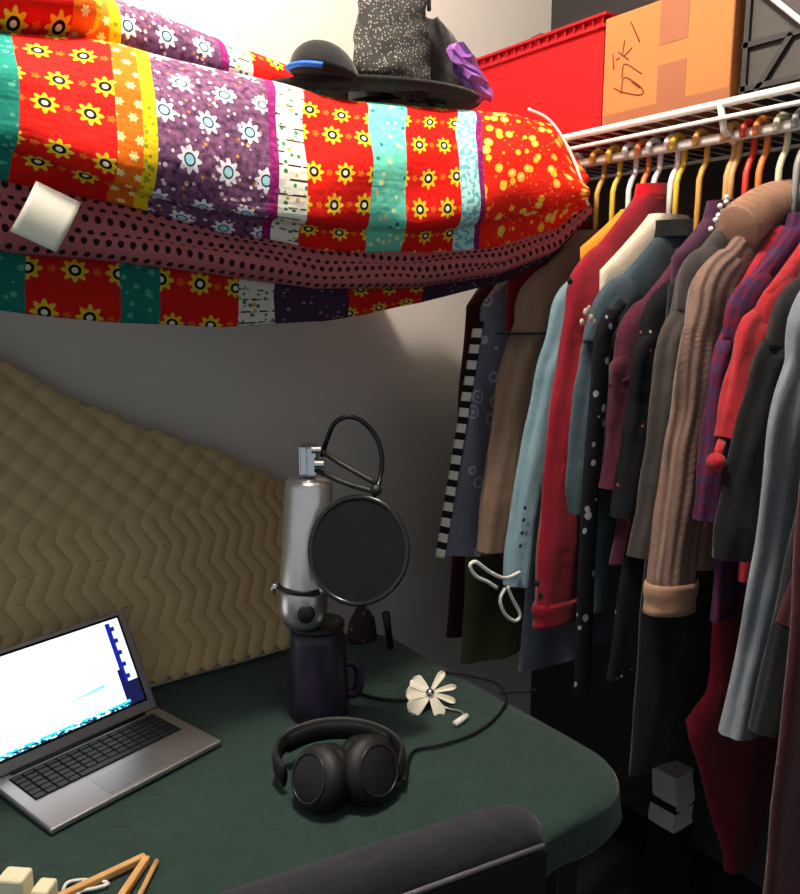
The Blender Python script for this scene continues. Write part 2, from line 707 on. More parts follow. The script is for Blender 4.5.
COLS = [-240, -90, 20, 120, 220, 320, 420, 500, 555, 588]
TOPY = [14, 24, 32, 43, 70, 93, 108, 113, 124, 178]      # crest of the front fold
LITY = [84, 118, 146, 177, 204, 219, 222, 214, 202, 198]  # where its front turns under
BOTY = [128, 160, 184, 206, 234, 250, 256, 248, 230, 206]  # bottom of the turned-under face
LINB = [196, 225, 247, 256, 269, 284, 283, 272, 250, 214]   # bottom of the dotted lining
HEMB = [282, 300, 312, 321, 327, 321, 303, 280, 252, 214]   # bottom of the hanging hem


def col(px, ys):
    return interp(px, COLS, ys)


def face_profile(px):
    tp, lt, bt = col(px, TOPY), col(px, LITY), col(px, BOTY)
    k = max(0.0, min(1.0, (px - 500) / 88.0))
    back = V3(at(px, tp - 2, y=1.14))
    cres = at(px, tp, y=1.035)
    back.x = cres.x + 0.01
    back.z = cres.z + 0.002
    pts = [V3((back.x, 1.30 - 0.12 * k, cres.z - 0.03 - 0.05 * k)), back, cres,
           at(px, lerp(tp, lt, 0.25), y=0.985), at(px, lerp(tp, lt, 0.6), y=0.960), at(px, lt, y=0.958),
           at(px, lerp(lt, bt, 0.35), y=0.985), at(px, bt, y=1.015), at(px, bt - 6, y=1.05)]
    return pts


def face_fn(s, t):
    px = lerp(-240, 588, s)
    P = face_profile(px)
    n = len(P) - 1
    q = t * n
    i = min(int(q), n - 1)
    f = q - i
    a, b_, c, d = P[max(i - 1, 0)], P[i], P[i + 1], P[min(i + 2, n)]
    p = 0.5 * ((2 * b_) + (c - a) * f + (2 * a - 5 * b_ + 4 * c - d) * f * f + (3 * b_ - a - 3 * c + d) * f ** 3)
    p.y += 0.006 * wob(p.x * 14, t * 7)
    p.z += 0.003 * wob(p.x * 9 + 2, t * 5)
    return p


lens = [0.0]
PP = face_profile(300)
for i in range(1, len(PP)):
    lens.append(lens[-1] + (PP[i] - PP[i - 1]).length)


def face_uv(s, t):
    px = lerp(-240, 588, s)
    q = t * (len(PP) - 1)
    return (qu(px) + 0.006 * math.sin(t * 9), interp(q, list(range(len(PP))), lens))


quilt = empty('quilt', (0.5, 1.15, 1.40))
tag(quilt, 'bright patchwork quilt of red, purple and orange bands folded over the back shelf', 'quilt')
bm = BM()
surface(bm, face_fn, 300, 84, face_uv)
solid(world_link('patchwork_face', bm, M_face, quilt), 0.012, -1)


def lining_fn(s, t):
    px = lerp(-240, 588, s)
    bt, lb = col(px, BOTY), col(px, LINB)
    y_ = 1.030 - 0.022 * math.sin(min(1, t * 1.15) * PI * 0.62)
    p = at(px, lerp(bt - 8, lb, t), y=y_)
    p.y += 0.004 * wob(p.x * 12, t * 4, 1)
    if t > 0.85:
        p.y += (t - 0.85) * 0.12
    return p


bm = BM()
surface(bm, lining_fn, 220, 24, lambda s, t: (qu(lerp(-240, 588, s)), t * 0.095))
lo = solid(world_link('dotted_lining', bm, M_lining, quilt), 0.008, -1)
lo['label'] = 'dull pink dotted lining turned out in a band'


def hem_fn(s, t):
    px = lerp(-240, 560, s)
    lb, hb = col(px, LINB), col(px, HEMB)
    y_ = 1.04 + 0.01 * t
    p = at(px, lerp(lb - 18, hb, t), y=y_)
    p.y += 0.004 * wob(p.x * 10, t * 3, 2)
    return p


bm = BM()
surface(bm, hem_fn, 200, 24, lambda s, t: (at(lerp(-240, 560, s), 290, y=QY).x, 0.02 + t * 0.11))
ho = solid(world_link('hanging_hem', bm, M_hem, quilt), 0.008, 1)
ho['label'] = 'hanging hem with red flowers and teal bands'
bm = BM()
eb = [(528, 109), (548, 119), (564, 140), (577, 168), (588, 205)]
tube(bm, catmull([at(px, py, y=lerp(1.03, 0.965, i / 4)) for i, (px, py) in enumerate(eb)], 6), 0.0026, 8)
world_link('edge_binding', bm, M_white_wire, quilt)
# white tag sewn to the lining
ta, tb_, tc, td = at(36, 181, y=0.965), at(81, 203, y=0.965), at(56, 252, y=0.962), at(10, 231, y=0.962)
bm = BM()
surface(bm, lambda s, t: ta.lerp(tb_, s).lerp(td.lerp(tc, s), t) + V3((0, -0.006 * math.sin(t * PI), 0)), 8, 12)
wt = solid(world_link('care_tag', bm, plain('white tag cloth', (236, 232, 216), 0.8, vary=0.05), quilt), 0.0012)
wt['label'] = 'blank white care tag hanging from the lining'


# a second fold lying behind and above the front one, and a loose flap on the far left
def fold2_fn(s, t):
    px = lerp(-240, 300, s)
    top = interp(px, [-240, -90, 90, 150, 200, 240, 300], [-86, -40, -8, 13, 33, 50, 76])
    tp = col(px, TOPY)
    a = at(px, top, y=1.16)
    base = at(px, tp + 2, y=1.05)
    g = t * PI * 0.8
    h = max(0.012, a.z - base.z + 0.02)
    y_ = 1.20 - 0.10 * math.sin(g) * 1.0
    z_ = base.z - 0.015 + h * (0.5 + 0.5 * math.cos(g))
    return V3((lerp(a.x, a.x, t), y_ + 0.004 * wob(a.x * 13, t * 3), z_))


bm = BM()
surface(bm, fold2_fn, 160, 30, lambda s, t: (qu((lerp(-240, 300, s) - 105) * 1.17 + 152), 0.3 + t * 0.14))
solid(world_link('rear_fold', bm, M_face, quilt), 0.012, -1)


def flap_fn(s, t):
    px = lerp(-240, 106, s)
    end = math.sqrt(max(0.0, 1 - max(0, (px - 60) / 46.5) ** 2))
    mid_ = at(px, interp(px, [-240, -90, 20, 106], [-46, -22, 0, 8]), y=1.03)
    g = -PI * 0.5 + t * PI * 1.25
    r = 0.034 * (0.15 + 0.85 * end)
    return V3((mid_.x, mid_.y + 0.03 - math.cos(g) * r * 1.6, mid_.z + math.sin(g) * r))


bm = BM()
surface(bm, flap_fn, 90, 26, lambda s, t: (qu(lerp(-240, 106, s) + 44), 0.55 + t * 0.11))
solid(world_link('folded_flap', bm, M_face, quilt), 0.010, -1)

# ------------------------------------------------------------------ things on top of the quilt
M_felt = fabric('black felt', (17, 16, 18), 0.2)
ctr = at(395, 88, y=1.10)
hz = 1.40 + 0.262
M_seq = spots('grey sequins', (62, 60, 58), (150, 145, 138), 240, 0.36)
hat = empty('brimmed_hat', (at(420, 92, y=1.09).x, 1.10, at(420, 92, y=1.06).z))
tag(hat, 'black wide brim hat with a sheer black bow lying on the quilt', 'hat')
hx0, hx1 = at(285, 80, y=1.05), at(500, 104, y=1.05)
hc = (hx0 + hx1) / 2
ax = (hx1 - hx0)
tilt = math.atan2(ax.z, ax.x)
RH = ax.length / 2
hat.location = (hc.x, 1.13, hc.z)
rotH = Matrix.Rotation(-tilt, 3, 'Y')
bm = BM()
prof = [(0.05, 0.012), (0.07, 0.008), (RH * 0.85, 0.002), (RH, 0.004), (RH * 1.005, 0.0075), (RH, 0.011), (RH * 0.85, 0.010), (0.07, 0.017), (0.05, 0.02)]
rs = []
for r, z in prof:
    rs.append([rotH @ V3((r * math.cos(2 * PI * k / 48), r * 0.62 * math.sin(2 * PI * k / 48), z)) for k in range(48)])
rings(bm, rs, False)
link('brim', bm, M_felt, hat)
bm = BM()
lathe(bm, [(0.062, 0.008), (0.060, 0.04), (0.055, 0.06), (0.04, 0.068), (0.0, 0.066)], (0.03, 0.02, 0), rotH, 32, False)
link('crown', bm, M_felt, hat)
bm = BM()
for s_, cx_ in ((-1, 0.055), (1, 0.098)):
    rs = []
    for i in range(14):
        q = i / 13
        c = V3((cx_ + 0.035 * math.sin(q * PI) * s_ * 0.7, -0.03, 0.01 + q * 0.125))
        wv = 0.014 + 0.036 * math.sin(q * PI * 0.9 + 0.25)
        rs.append([c + V3((wv * math.cos(2 * PI * k / 16), 0.014 * math.sin(2 * PI * k / 16) + 0.003 * math.sin(k * 2.1 + i), 0.004 * math.sin(k * 1.7))) for k in range(16)])
    rings(bm, rs)
link('bow', bm, fabric('black net', (44, 42, 42), 0.4, 500), hat)

# dark cap with a blue edge
capc = at(322, 72, y=1.05)
cap = empty('cap', (capc.x, 1.05, capc.z - 0.012))
tag(cap, 'dark domed cap with a blue edge lying left of the sequined pouch', 'cap')
bm = BM()
rs = []
for i in range(12):
    q = i / 11 * PI / 2
    rs.append([V3((0.052 * math.cos(q) * math.cos(2 * PI * k / 28) + 0.004, 0.045 * math.cos(q) * math.sin(2 * PI * k / 28), 0.006 + 0.046 * math.sin(q) - 0.14 * 0.052 * math.cos(q) * math.cos(2 * PI * k / 28))) for k in range(28)])
rings(bm, rs)
link('crown', bm, fabric('charcoal knit', (20, 19, 20), 0.3), cap)
bm = BM()
tube(bm, [(0.004 + 0.055 * math.cos(math.radians(a)), 0.048 * math.sin(math.radians(a)), 0.004 - 0.14 * 0.056 * math.cos(math.radians(a))) for a in range(165, 241, 5)], 0.004, 8)
be = link('brim_edge', bm, plain('blue binding', (40, 96, 190), 0.7), cap)
be['label'] = 'blue edge binding'

# sequined pouch standing on the brim
sp = at(404, 82, y=1.04)
pouch = empty('pouch', (sp.x, 1.06, sp.z - 0.005))
bm = BM()
rs = []
for i in range(22):
    q = i / 21
    wx = interp(q, [0, 0.06, 0.35, 0.7, 1], [0.064, 0.072, 0.066, 0.062, 0.064])
    wy = interp(q, [0, 0.1, 0.5, 1], [0.03, 0.036, 0.03, 0.02])
    rs.append([V3((-0.006 + wx * math.cos(2 * PI * k / 32) + 0.004 * wob(q * 6, k * 0.4), wy * math.sin(2 * PI * k / 32) + 0.004 * wob(q * 9 + 4, k * 0.6), q * 0.155 - 0.006 * math.cos(2 * PI * k / 32))) for k in range(32)])
rings(bm, rs)
link('body', bm, M_seq, pouch)
bm = BM()
tube(bm, catmull([(-0.045, 0, 0.155), (-0.03, 0.0, 0.19), (0.01, 0, 0.2), (0.05, 0, 0.19), (0.058, -0.005, 0.16), (0.056, -0.01, 0.12)], 6), 0.0035, 8)
link('strap', bm, M_felt, pouch)
tag(pouch, 'grey sequined pouch with a black strap standing on the hat', 'pouch')

# crumpled purple cellophane
cp = at(466, 86, y=1.045)
bm = BM()
r_ = random.Random(3)
rs = []
for i in range(9):
    q = i / 8
    c = V3((lerp(-0.022, 0.042, q), 0, lerp(0.056, -0.016, q)))
    rs.append([cp + c + V3((0.032 * math.sin(q * PI * 0.8 + 0.35) * math.cos(2 * PI * k / 12) * r_.uniform(0.7, 1.25), 0.016 * math.sin(2 * PI * k / 12) * r_.uniform(0.6, 1.3), r_.uniform(-0.004, 0.004))) for k in range(12)])
rings(bm, rs)
po = base_at(link('cellophane_wrap', bm, plain('purple cellophane', (150, 92, 172), 0.25, vary=0.5, scale=60), None, False))
tag(po, 'crumpled shiny purple wrap on the hat brim by the red bin', 'wrap')

# ------------------------------------------------------------------ red bin, carton and crate on the wire shelf
M_red = plain('red plastic', (206, 6, 14), 0.65, vary=0.06)
bn = empty('storage_bin', (1.36, 1.222, SHZ))
tag(bn, 'red plastic storage bin with a ribbed rim left of the carton', 'bin')
bm = BM()
y0, y1, x0, x1, z0, z1 = 1.008, 1.43, 1.196, 1.52, SHZ + 0.001, SHZ + 0.192
for (c, s) in (((x0 + 0.003, (y0 + y1) / 2, (z0 + z1) / 2), (0.006, y1 - y0, z1 - z0)), ((x1, (y0 + y1) / 2, (z0 + z1) / 2), (0.006, y1 - y0, z1 - z0)),
               (((x0 + x1) / 2, y0 + 0.003, (z0 + z1) / 2), (x1 - x0, 0.006, z1 - z0)), (((x0 + x1) / 2, y1, (z0 + z1) / 2), (x1 - x0, 0.006, z1 - z0)),
               (((x0 + x1) / 2, (y0 + y1) / 2, z0 + 0.003), (x1 - x0, y1 - y0, 0.006))):
    box(bm, c, s, bevel=0.002)
world_link('tub', bm, M_red, bn, False)
bm = BM()
for zz, o_ in ((z1 - 0.002, 0.010), (z1 - 0.020, 0.007)):
    for (c, s) in (((x0 - o_ / 2, (y0 + y1) / 2, zz), (o_, y1 - y0 + 2 * o_, 0.006)), ((x1 + o_ / 2, (y0 + y1) / 2, zz), (o_, y1 - y0 + 2 * o_, 0.006)),
                   (((x0 + x1) / 2, y0 - o_ / 2, zz), (x1 - x0, o_, 0.006)), (((x0 + x1) / 2, y1 + o_ / 2, zz), (x1 - x0, o_, 0.006))):
        box(bm, c, s, bevel=0.0015)
yy = y0
while yy < y1:
    box(bm, (x0 - 0.003, yy, z1 - 0.011), (0.006, 0.003, 0.018))
    yy += 0.022
ro = world_link('rim', bm, plain('rim red', (160, 14, 28), 0.65, vary=0.06), bn, False)
# dark bag lying in the bin
bm = BM()
rs = []
for i in range(16):
    q = i / 15
    rs.append([V3((1.36 + 0.13 * math.cos(2 * PI * k / 24), lerp(1.03, 1.41, q), z1 - 0.06 + (0.09 * math.sin(q * PI) ** 0.5 + 0.012 * wob(q * 9, k * 0.5)) * (1 + math.sin(2 * PI * k / 24)) * 0.6)) for k in range(24)])
rings(bm, rs)
bg = base_at(link('dark_bag', bm, fabric('black nylon', (30, 29, 32), 0.3)))
tag(bg, 'black bag bulging from the top of the red bin', 'bag')

M_card = plain('cardboard', (190, 118, 68), 0.85, vary=0.07, scale=18, bs=0.08)
M_tape = plain('brown tape', (150, 88, 56), 0.5, vary=0.06)
bx = empty('cardboard_box', (1.34, 0.866, SHZ))
tag(bx, 'taped cardboard box with handwriting on the wire shelf', 'box')
by0, by1, bz0, bz1 = 0.752, 1.000, SHZ + 0.0005, SHZ + 0.180
bm = BM()
box(bm, ((1.188 + 1.53) / 2, (by0 + by1) / 2, (bz0 + bz1) / 2), (1.53 - 1.188, by1 - by0, bz1 - bz0), bevel=0.003)
world_link('carton', bm, M_card, bx, False)
bm = BM()      # top flap folded open at the far side
box(bm, (1.34, 0.905, bz1 + 0.024), (0.30, 0.12, 0.004), Matrix.Rotation(math.radians(24), 3, 'X'))
fl = world_link('open_flap', bm, M_card, bx, False)


def patch(y_a, y_b, z_a, z_b, m_, nm, off=0.0008):
    b2 = BM()
    box(b2, (1.188 - off / 2, (y_a + y_b) / 2, (z_a + z_b) / 2), (off, abs(y_b - y_a), z_b - z_a))
    return world_link(nm, b2, m_, bx, False)


ty0, ty1 = at(685, 90, x=1.188).y, at(657, 90, x=1.188).y
patch(ty0, ty1, at(672, 42, x=1.188).z, bz1, M_tape, 'tape_strip')
patch(ty0, ty1, bz0, at(672, 62, x=1.188).z, M_tape, 'tape_strip')
patch(by0 + 0.002, by1 - 0.002, bz0, bz0 + 0.018, M_tape, 'bottom_tape', 0.0005)
# the marker scrawl, written up the left of the front
bm = BM()
for st in ([(640, 42), (631, 22)], [(629, 60), (618, 52)], [(625, 40), (623, 56), (632, 48)], [(642, 74), (625, 64), (622, 78)], [(616, 60), (620, 58)],
           [(621, 94), (624, 78), (634, 82), (643, 90), (640, 95), (622, 92), (614, 88)], [(632, 82), (640, 88)], [(613, 54), (614, 70)]):
    pts = [at(a, b_, x=1.188) + V3((-0.0004, 0, 0)) for a, b_ in st]
    tube(bm, catmull(pts, 5) if len(pts) > 2 else pts, 0.0011, 5)
hw = world_link('marker_writing', bm, plain('brown marker', (104, 56, 34), 0.8), bx)
hw['label'] = 'marker scrawl written sideways'

M_crate = plain('dark grey plastic', (60, 55, 52), 0.6, vary=0.06)
M_crate_d = plain('darker grey plastic', (34, 32, 31), 0.6, vary=0.06)
cr = empty('plastic_crate', (1.34, 0.55, SHZ))
tag(cr, 'dark grey lattice crate right of the carton on the shelf', 'crate')
cy0, cy1, cz0, cz1 = 0.36, 0.742, SHZ + 0.0005, SHZ + 0.22
bm = BM()
box(bm, (1.37, (cy0 + cy1) / 2, (cz0 + cz1) / 2), (0.33, cy1 - cy0, cz1 - cz0), bevel=0.003)
world_link('panel', bm, M_crate, cr, False)
bm = BM()


def cbar(a, b_, wd=0.004):
    pa, pb = V3((1.202, a[0], a[1])), V3((1.202, b_[0], b_[1]))
    d = pb - pa
    rot = d.to_track_quat('Y', 'X').to_matrix()
    box(bm, (pa + pb) / 2, (0.008, d.length, wd * 2), Matrix.Rotation(math.atan2(d.z, d.y), 3, 'X'))


for zz in (cz0 + 0.012, cz0 + 0.075, cz0 + 0.15, cz1 - 0.006):
    cbar((cy0, zz), (cy1, zz))
for yy in (cy0 + 0.01, 0.50, 0.62, cy1 - 0.006):
    cbar((yy, cz0), (yy, cz1))
cbar((0.715, cz0 + 0.005), (0.665, cz0 + 0.075))
cbar((0.62, cz0 + 0.15), (0.5, cz1))
world_link('lattice', bm, M_crate_d, cr, False)
bm = BM()
pA, pB = at(776, 1, x=1.188), at(802, 22, x=1.188)
tube(bm, [pA + (pA - pB) * 1.0, pA, pB, pB + (pB - pA) * 2], 0.004, 8)
wb = base_at(link('white_strap', bm, M_white_wire))
tag(wb, 'white strap running diagonally across the dark grey crate', 'strap')

# ------------------------------------------------------------------ hangers and clothes on the rod
hook_meshes = {}


def hanger(y_, color, label, drop, neck_z, ws=0.165, rz=0.0):
    root = empty('clothes_hanger', (RODX, y_, RODZ), rz)
    tag(root, label, 'hanger', 'hangers on the closet rod')
    key = (color, round(drop, 2), round(neck_z, 2), ws)
    if key not in hook_meshes:
        mt = hanger_mats[color]
        bm = BM()
        R = 0.0185
        pts = [(-R * 1.02, 0, -0.006 - 0.012)] if False else []
        for k in range(13):
            a = PI * 1.12 - k / 12 * PI * 1.2
            pts.append(V3((R * math.cos(a), 0, R * math.sin(a) - 0.0015)))
        pts += [V3((R * 0.9, 0, -0.03)), V3((0.006, 0, -0.045)), V3((0.0, 0, -0.06)), V3((0, 0, neck_z + 0.012 - RODZ))]
        tube(bm, pts, 0.0052, 8)
        h = link('hook', bm, mt, root)
        bm = BM()
        zn = neck_z + 0.010 - RODZ
        a = V3((0, 0, zn))
        tube(bm, catmull([(-ws, 0, zn - drop), (-ws * 0.5, 0, zn - drop * 0.45), (-0.02, 0, zn - 0.004), (0.02, 0, zn - 0.004), (ws * 0.5, 0, zn - drop * 0.45), (ws, 0, zn - drop)], 5), 0.0042, 8)
        tube(bm, [(-ws, 0, zn - drop), (ws, 0, zn - drop)], 0.0035, 8)
        f = link('shoulder_bar', bm, mt, root)
        hook_meshes[key] = (h, f)
    else:
        for src in hook_meshes[key]:
            c = src.copy()
            C.objects.link(c)
            c.parent = root
    return root


HC = dict(yellow=(232, 190, 60), white=(240, 238, 232), gold=(214, 160, 70), tan=(206, 162, 100), orange=(226, 130, 60), red=(214, 60, 46), cream=(226, 214, 180), teal=(30, 160, 140), grey=(150, 148, 146), black=(40, 38, 40))
hanger_mats = {k: plain(k + ' hanger plastic', c, 0.4, vary=0.05) for k, c in HC.items()}


def garment(name, cat, label, sh, mat, hang, ws=0.20, hem=None, sleeve=None, neck_up=0.098, wn=0.045, chest=0.030, hemw=None, sl=(0.052, 0.042), ry=0.020,
            cuff=None, collar=None, hem_z=None, rz=0.0, waist=None, fold=0.006, y_=None, hang_label=None, edge=None, roll=None, nosleeve=False, dy=0.0):
    """sh: shoulder corner, sleeve: sleeve end, hem: a spot on the hem, as seen in the photograph"""
    xs = RODX - ws
    if y_ is None:
        S = at(sh[0], sh[1], x=xs)
        y_ = S.y + dy
        zs = S.z
    else:
        zs = sh
    zn = zs + neck_up
    if hem_z is None:
        hem_z = at(hem[0], hem[1], y=y_).z
    root = empty(name, (RODX, y_, hem_z), rz)
    tag(root, label, cat, 'clothes hanging on the closet rod')
    base = V3((0, 0, hem_z))
    hw_ = hemw or (ws - 0.02)
    ph = random.uniform(0, 6)
    # body
    zl = [zn, zn - 0.010]
    for k in range(1, 7):
        zl.append(zn - 0.010 - (neck_up - 0.010) * k / 6)
    nb = 30
    for k in range(1, nb + 1):
        zl.append(zs - (zs - hem_z) * k / nb)
    rs = []
    for z in zl:
        if z >= zs:
            t = (zn - z) / neck_up
            w_ = wn + (ws - (0.012 if nosleeve else 0.030) - wn) * min(1.0, t) ** 1.05
            th = lerp(0.020, 0.016, t)
        else:
            t = (zs - z) / (zs - hem_z)
            wsl = ws - (0.030 + 0.035 * min(1, t * 14) if not nosleeve else 0.012)
            w_ = lerp(wsl, hw_, t)
            if edge:
                ez_ = [at(a, c_, y=y_) for a, c_ in edge]
                w_ = interp(-z, [-p.z for p in ez_], [RODX - p.x for p in ez_])
            if waist:
                w_ = interp(t, [0, waist[0], 1], [wsl, waist[1], hw_])
            th = interp(t, [0, 0.15, 1], [0.016, chest * 0.62, chest * 0.62])
        t2 = max(0.0, (zs - z) / (zs - hem_z))
        ring = []
        for k in range(40):
            a = 2 * PI * k / 40
            c_, s_ = math.cos(a), math.sin(a)
            x_ = w_ * math.copysign(abs(c_) ** 0.8, c_)
            yy = th * math.copysign(abs(s_) ** 0.7, s_)
            yy += fold * min(1, t2 * 3) * math.sin(x_ * 46 + ph + 2 * math.sin(z * 5)) + 0.003 * wob(x_ * 12, z * 8, ph) * min(1, t2 * 4)
            ring.append(V3((x_, yy, z + 0.006 * math.sin(x_ * 30 + ph) * (t2 ** 4))) - base)
        rs.append(ring)
    bm = BM()
    rings(bm, rs, False)
    link('body', bm, mat, root)
    # sleeves
    if not nosleeve and sleeve is not None:
        E_ = at(sleeve[0], sleeve[1], y=y_)
        ex, ez = RODX - E_.x, E_.z
        for sd in (-1, 1):
            L_ = zs - ez
            ctrl = [(-(ws - 0.092), 0, zs + 0.008), (-(ws - 0.057), 0, zs - 0.028), (-(ws - 0.044), -0.002, zs - 0.085)]
            for q in (0.28, 0.46, 0.64, 0.82, 1.0):
                ctrl.append((-lerp(ws - 0.044, ex - sl[1] * 0.4, q) - 0.006 * math.sin(q * 7 + ph), -0.004 * math.sin(q * 5 + ph), zs - L_ * q))
            pts = catmull([V3((-sd * p[0] if sd == 1 else p[0], p[1], p[2])) - base for p in ctrl], 6)
            n = len(pts)
            ra, rb = [], []
            for i in range(n):
                q = i / (n - 1)
                r0 = lerp(sl[0], sl[1], q) * (0.60 + 0.40 * min(1, q * 6))
                ra.append(r0 * (1 + 0.035 * math.sin(i * 0.45 + ph) + 0.02 * math.sin(i * 0.9 + ph * 2)))
                rb.append(ry * (0.95 + 0.05 * min(1, q * 5)) * (1 + 0.06 * math.sin(i * 0.5 + ph * 3)))
            bm = BM()
            tube(bm, pts, ra, 40, False, ry=rb, side=(0, 1, 0), fold=(0.10, ph))
            link('sleeve', bm, mat, root)
            if cuff:
                d = (pts[-1] - pts[-4]).normalized()
                cl_, cm_, cw_ = cuff
                cp_ = [pts[-1] - d * 0.012 + d * (cl_ + 0.012) * k / 6 for k in range(7)]
                bm = BM()
                tube(bm, cp_, [ra[-1] * cw_ * (1 + 0.06 * math.sin(k * 1.1)) for k in range(7)], 20, False, ry=[rb[-1] * cw_] * 7, side=(0, 1, 0))
                o = solid(link('cuff', bm, cm_, root), 0.003, 0)
    if collar:
        ch, cmat, cr_ = collar
        bm = BM()
        rs = []
        nk = 28
        for i in range(nk):
            q = i / (nk - 1)
            z = zn + ch * (q - 0.35)
            rad = wn * cr_ * (1.06 - 0.14 * q)
            rs.append([V3((rad * math.cos(2 * PI * k / 30), rad * 0.42 * math.sin(2 * PI * k / 30), z + 0.25 * rad * math.cos(2 * PI * k / 30) * 0.3)) - base for k in range(30)])
        rings(bm, rs, False)
        solid(link('collar', bm, cmat, root), 0.003, 0)
    if roll:      # thick ribbed neck folded over along the shoulder
        bm = BM()
        pa_, pb_ = V3((-0.105, 0, zs + 0.062)) - base, V3((0.045, 0, zn + 0.022)) - base
        n = 240
        pts = [pa_.lerp(pb_, i / n) + V3((0, 0, 0.010 * math.sin(i / n * PI))) for i in range(n + 1)]
        rr_ = [(lerp(0.036, 0.025, i / n) + 0.0042 * math.sin(i / n * PI * 22)) * (0.55 + 0.45 * math.sin(min(1, min(i, n - i) / 10) * PI / 2)) for i in range(n + 1)]
        tube(bm, pts, rr_, 24, True, ry=[r * 0.85 for r in rr_], side=(0, 1, 0))
        link('rolled_collar', bm, roll, root)
    if hang:
        hanger(y_, hang, hang_label, neck_up * 0.72, zn - 0.030, min(ws - 0.075, 0.125), rz)
    root['yy'] = y_
    del root['yy']
    return root, y_, zs, hem_z


FAB = {}
FAB['tunic'] = spots('grey ring print', (128, 130, 146), (186, 186, 194), 24, 0.22, rings=True)
FAB['tan'] = fabric('tan cotton', (132, 106, 88), 0.15)
FAB['lightblue'] = fabric('light blue chambray', (116, 144, 155), 0.2)
FAB['crimson'] = fabric('crimson wool', (132, 10, 32), 0.18)
FAB['scarlet'] = fabric('scarlet jersey', (196, 10, 22), 0.15)
FAB['orange'] = fabric('orange cotton', (232, 140, 34), 0.15)
FAB['cream'] = fabric('cream cotton', (214, 200, 178), 0.12)
FAB['denim'] = fabric('slate denim', (58, 74, 84), 0.3)
FAB['maroon'] = fabric('maroon jersey', (76, 22, 42), 0.25)
FAB['floral'] = spots('black floral print', (16, 16, 20), (190, 184, 186), 46, 0.14, (160, 60, 70))
FAB['plum'] = fabric('plum knit', (66, 30, 56), 0.25)
FAB['charcoal'] = fabric('charcoal suiting', (62, 57, 54), 0.2)
FAB['black'] = fabric('black cotton', (18, 18, 21), 0.25)
FAB['brown'] = fabric('brown cable knit', (124, 98, 86), 0.28, rib=7 * 2 * PI * 2, bs=0.55)
FAB['ribbed'] = fabric('ribbed collar knit', (160, 122, 100), 0.2)
FAB['plaid'] = plaid('purple plaid', (60, 32, 64), (116, 26, 46), (48, 48, 84))
FAB['coral'] = fabric('coral knit', (158, 32, 40), 0.15)
FAB['hoodie'] = fabric('pale grey fleece', (122, 130, 140), 0.15)
FAB['wine'] = fabric('wine wool', (64, 20, 24), 0.25)
FAB['deepred'] = fabric('deep red cotton', (150, 26, 46), 0.2)
FAB['olive'] = fabric('olive cotton', (96, 92, 60), 0.2)
FAB['greyblue'] = fabric('grey blue cotton', (112, 118, 132), 0.2)

# far end first
garment('long_dress', 'dress', 'dark red long dress at the far end of the rod, only its low hem showing', 1.40, FAB['wine'], 'cream', ws=0.14, hem_z=at(447, 640, x=1.05).z, y_=1.26, nosleeve=True, hemw=0.175,
        hang_label='cream hanger at the far end of the rod holding the dark red long dress')
garment('long_dress', 'dress', 'long olive dress hanging below the grey ring print tunic', 1.40, FAB['olive'], 'yellow', ws=0.15, hem_z=at(472, 672, x=1.05).z, y_=1.205, nosleeve=True, hemw=0.185,
        hang_label='yellow hanger near the far end of the rod holding the olive dress')
tun, ty_, tzs, thz = garment('tunic', 'tunic', 'grey ring print tunic with a black and white dashed edge, farthest full garment in view', (480, 300), FAB['tunic'], 'yellow', ws=0.20, hem=(455, 556), nosleeve=True, hemw=0.285, chest=0.04,
        hang_label='yellow hanger holding the grey ring print tunic')
m, nt, b = new_mat('black and white dashes', 0.9)
u, v = uvx(nt)
nt.links.new(mix(nt, (v * 15.0).fract() > 0.45, lin((24, 22, 24)), lin((224, 216, 206))), b.inputs['Base Color'])
bm = BM()
surface(bm, lambda s, t: V3((-lerp(0.195, 0.285, t) - 0.004 - 0.005 * s, -0.010 + 0.021 * s, lerp(tzs - 0.04, thz + 0.004, t) - thz)), 4, 50)
solid(link('dashed_trim', bm, m, tun), 0.003)
garment('shirt', 'shirt', 'thin red top squeezed between the ring print tunic and the tan blouse', (503, 270), FAB['crimson'], 'white', ws=0.19, hem=(520, 520), nosleeve=True, chest=0.024,
        hang_label='white hanger holding the thin red top')
tanb, tany, tanz, tanh = garment('blouse', 'blouse', 'tan blouse with a dark seam across the sleeve', (524, 282), FAB['tan'], 'gold', dy=0.013, ws=0.20, hem=(500, 545), sleeve=(484, 552), sl=(0.055, 0.036),
        hang_label='gold hanger holding the tan blouse')
bm = BM()
box(bm, (-0.19, 0, tanz - 0.09 - tanh), (0.085, 0.047, 0.004), bevel=0.001)
sm_ = link('sleeve_seam', bm, FAB['black'], tanb)
lb, lby, lbz, lbh = garment('shirt', 'shirt', 'light blue shirt with white drawstring loops at the bottom', (549, 292), FAB['lightblue'], 'white', ws=0.20, hem=(540, 560), sleeve=(512, 585), sl=(0.052, 0.03),
        collar=(0.028, FAB['lightblue'], 1.1), hang_label='white hanger holding the light blue shirt')
bm = BM()
for loop in ([(520, 572), (505, 578), (490, 572), (476, 562), (470, 566), (476, 576), (488, 582), (497, 588)], [(505, 588), (500, 600), (505, 614), (515, 621), (520, 614), (512, 598), (507, 586)]):
    pts = [at(a, c_, y=lby - 0.024) - V3(lb.location) for a, c_ in loop]
    tube(bm, catmull(pts, 5), 0.0032, 8)
ds = link('drawstring', bm, M_white_wire, lb)
ds['label'] = 'white drawstring loops'
for py in (508, 520, 533, 546):
    p = at(526 - (py - 500) * 0.12, py, y=lby - 0.021) - V3(lb.location)
    bm = BM()
    ball(bm, p, 0.0035, (1, 0.5, 1), seg=10)
    link('snap_button', bm, FAB['black'], lb)
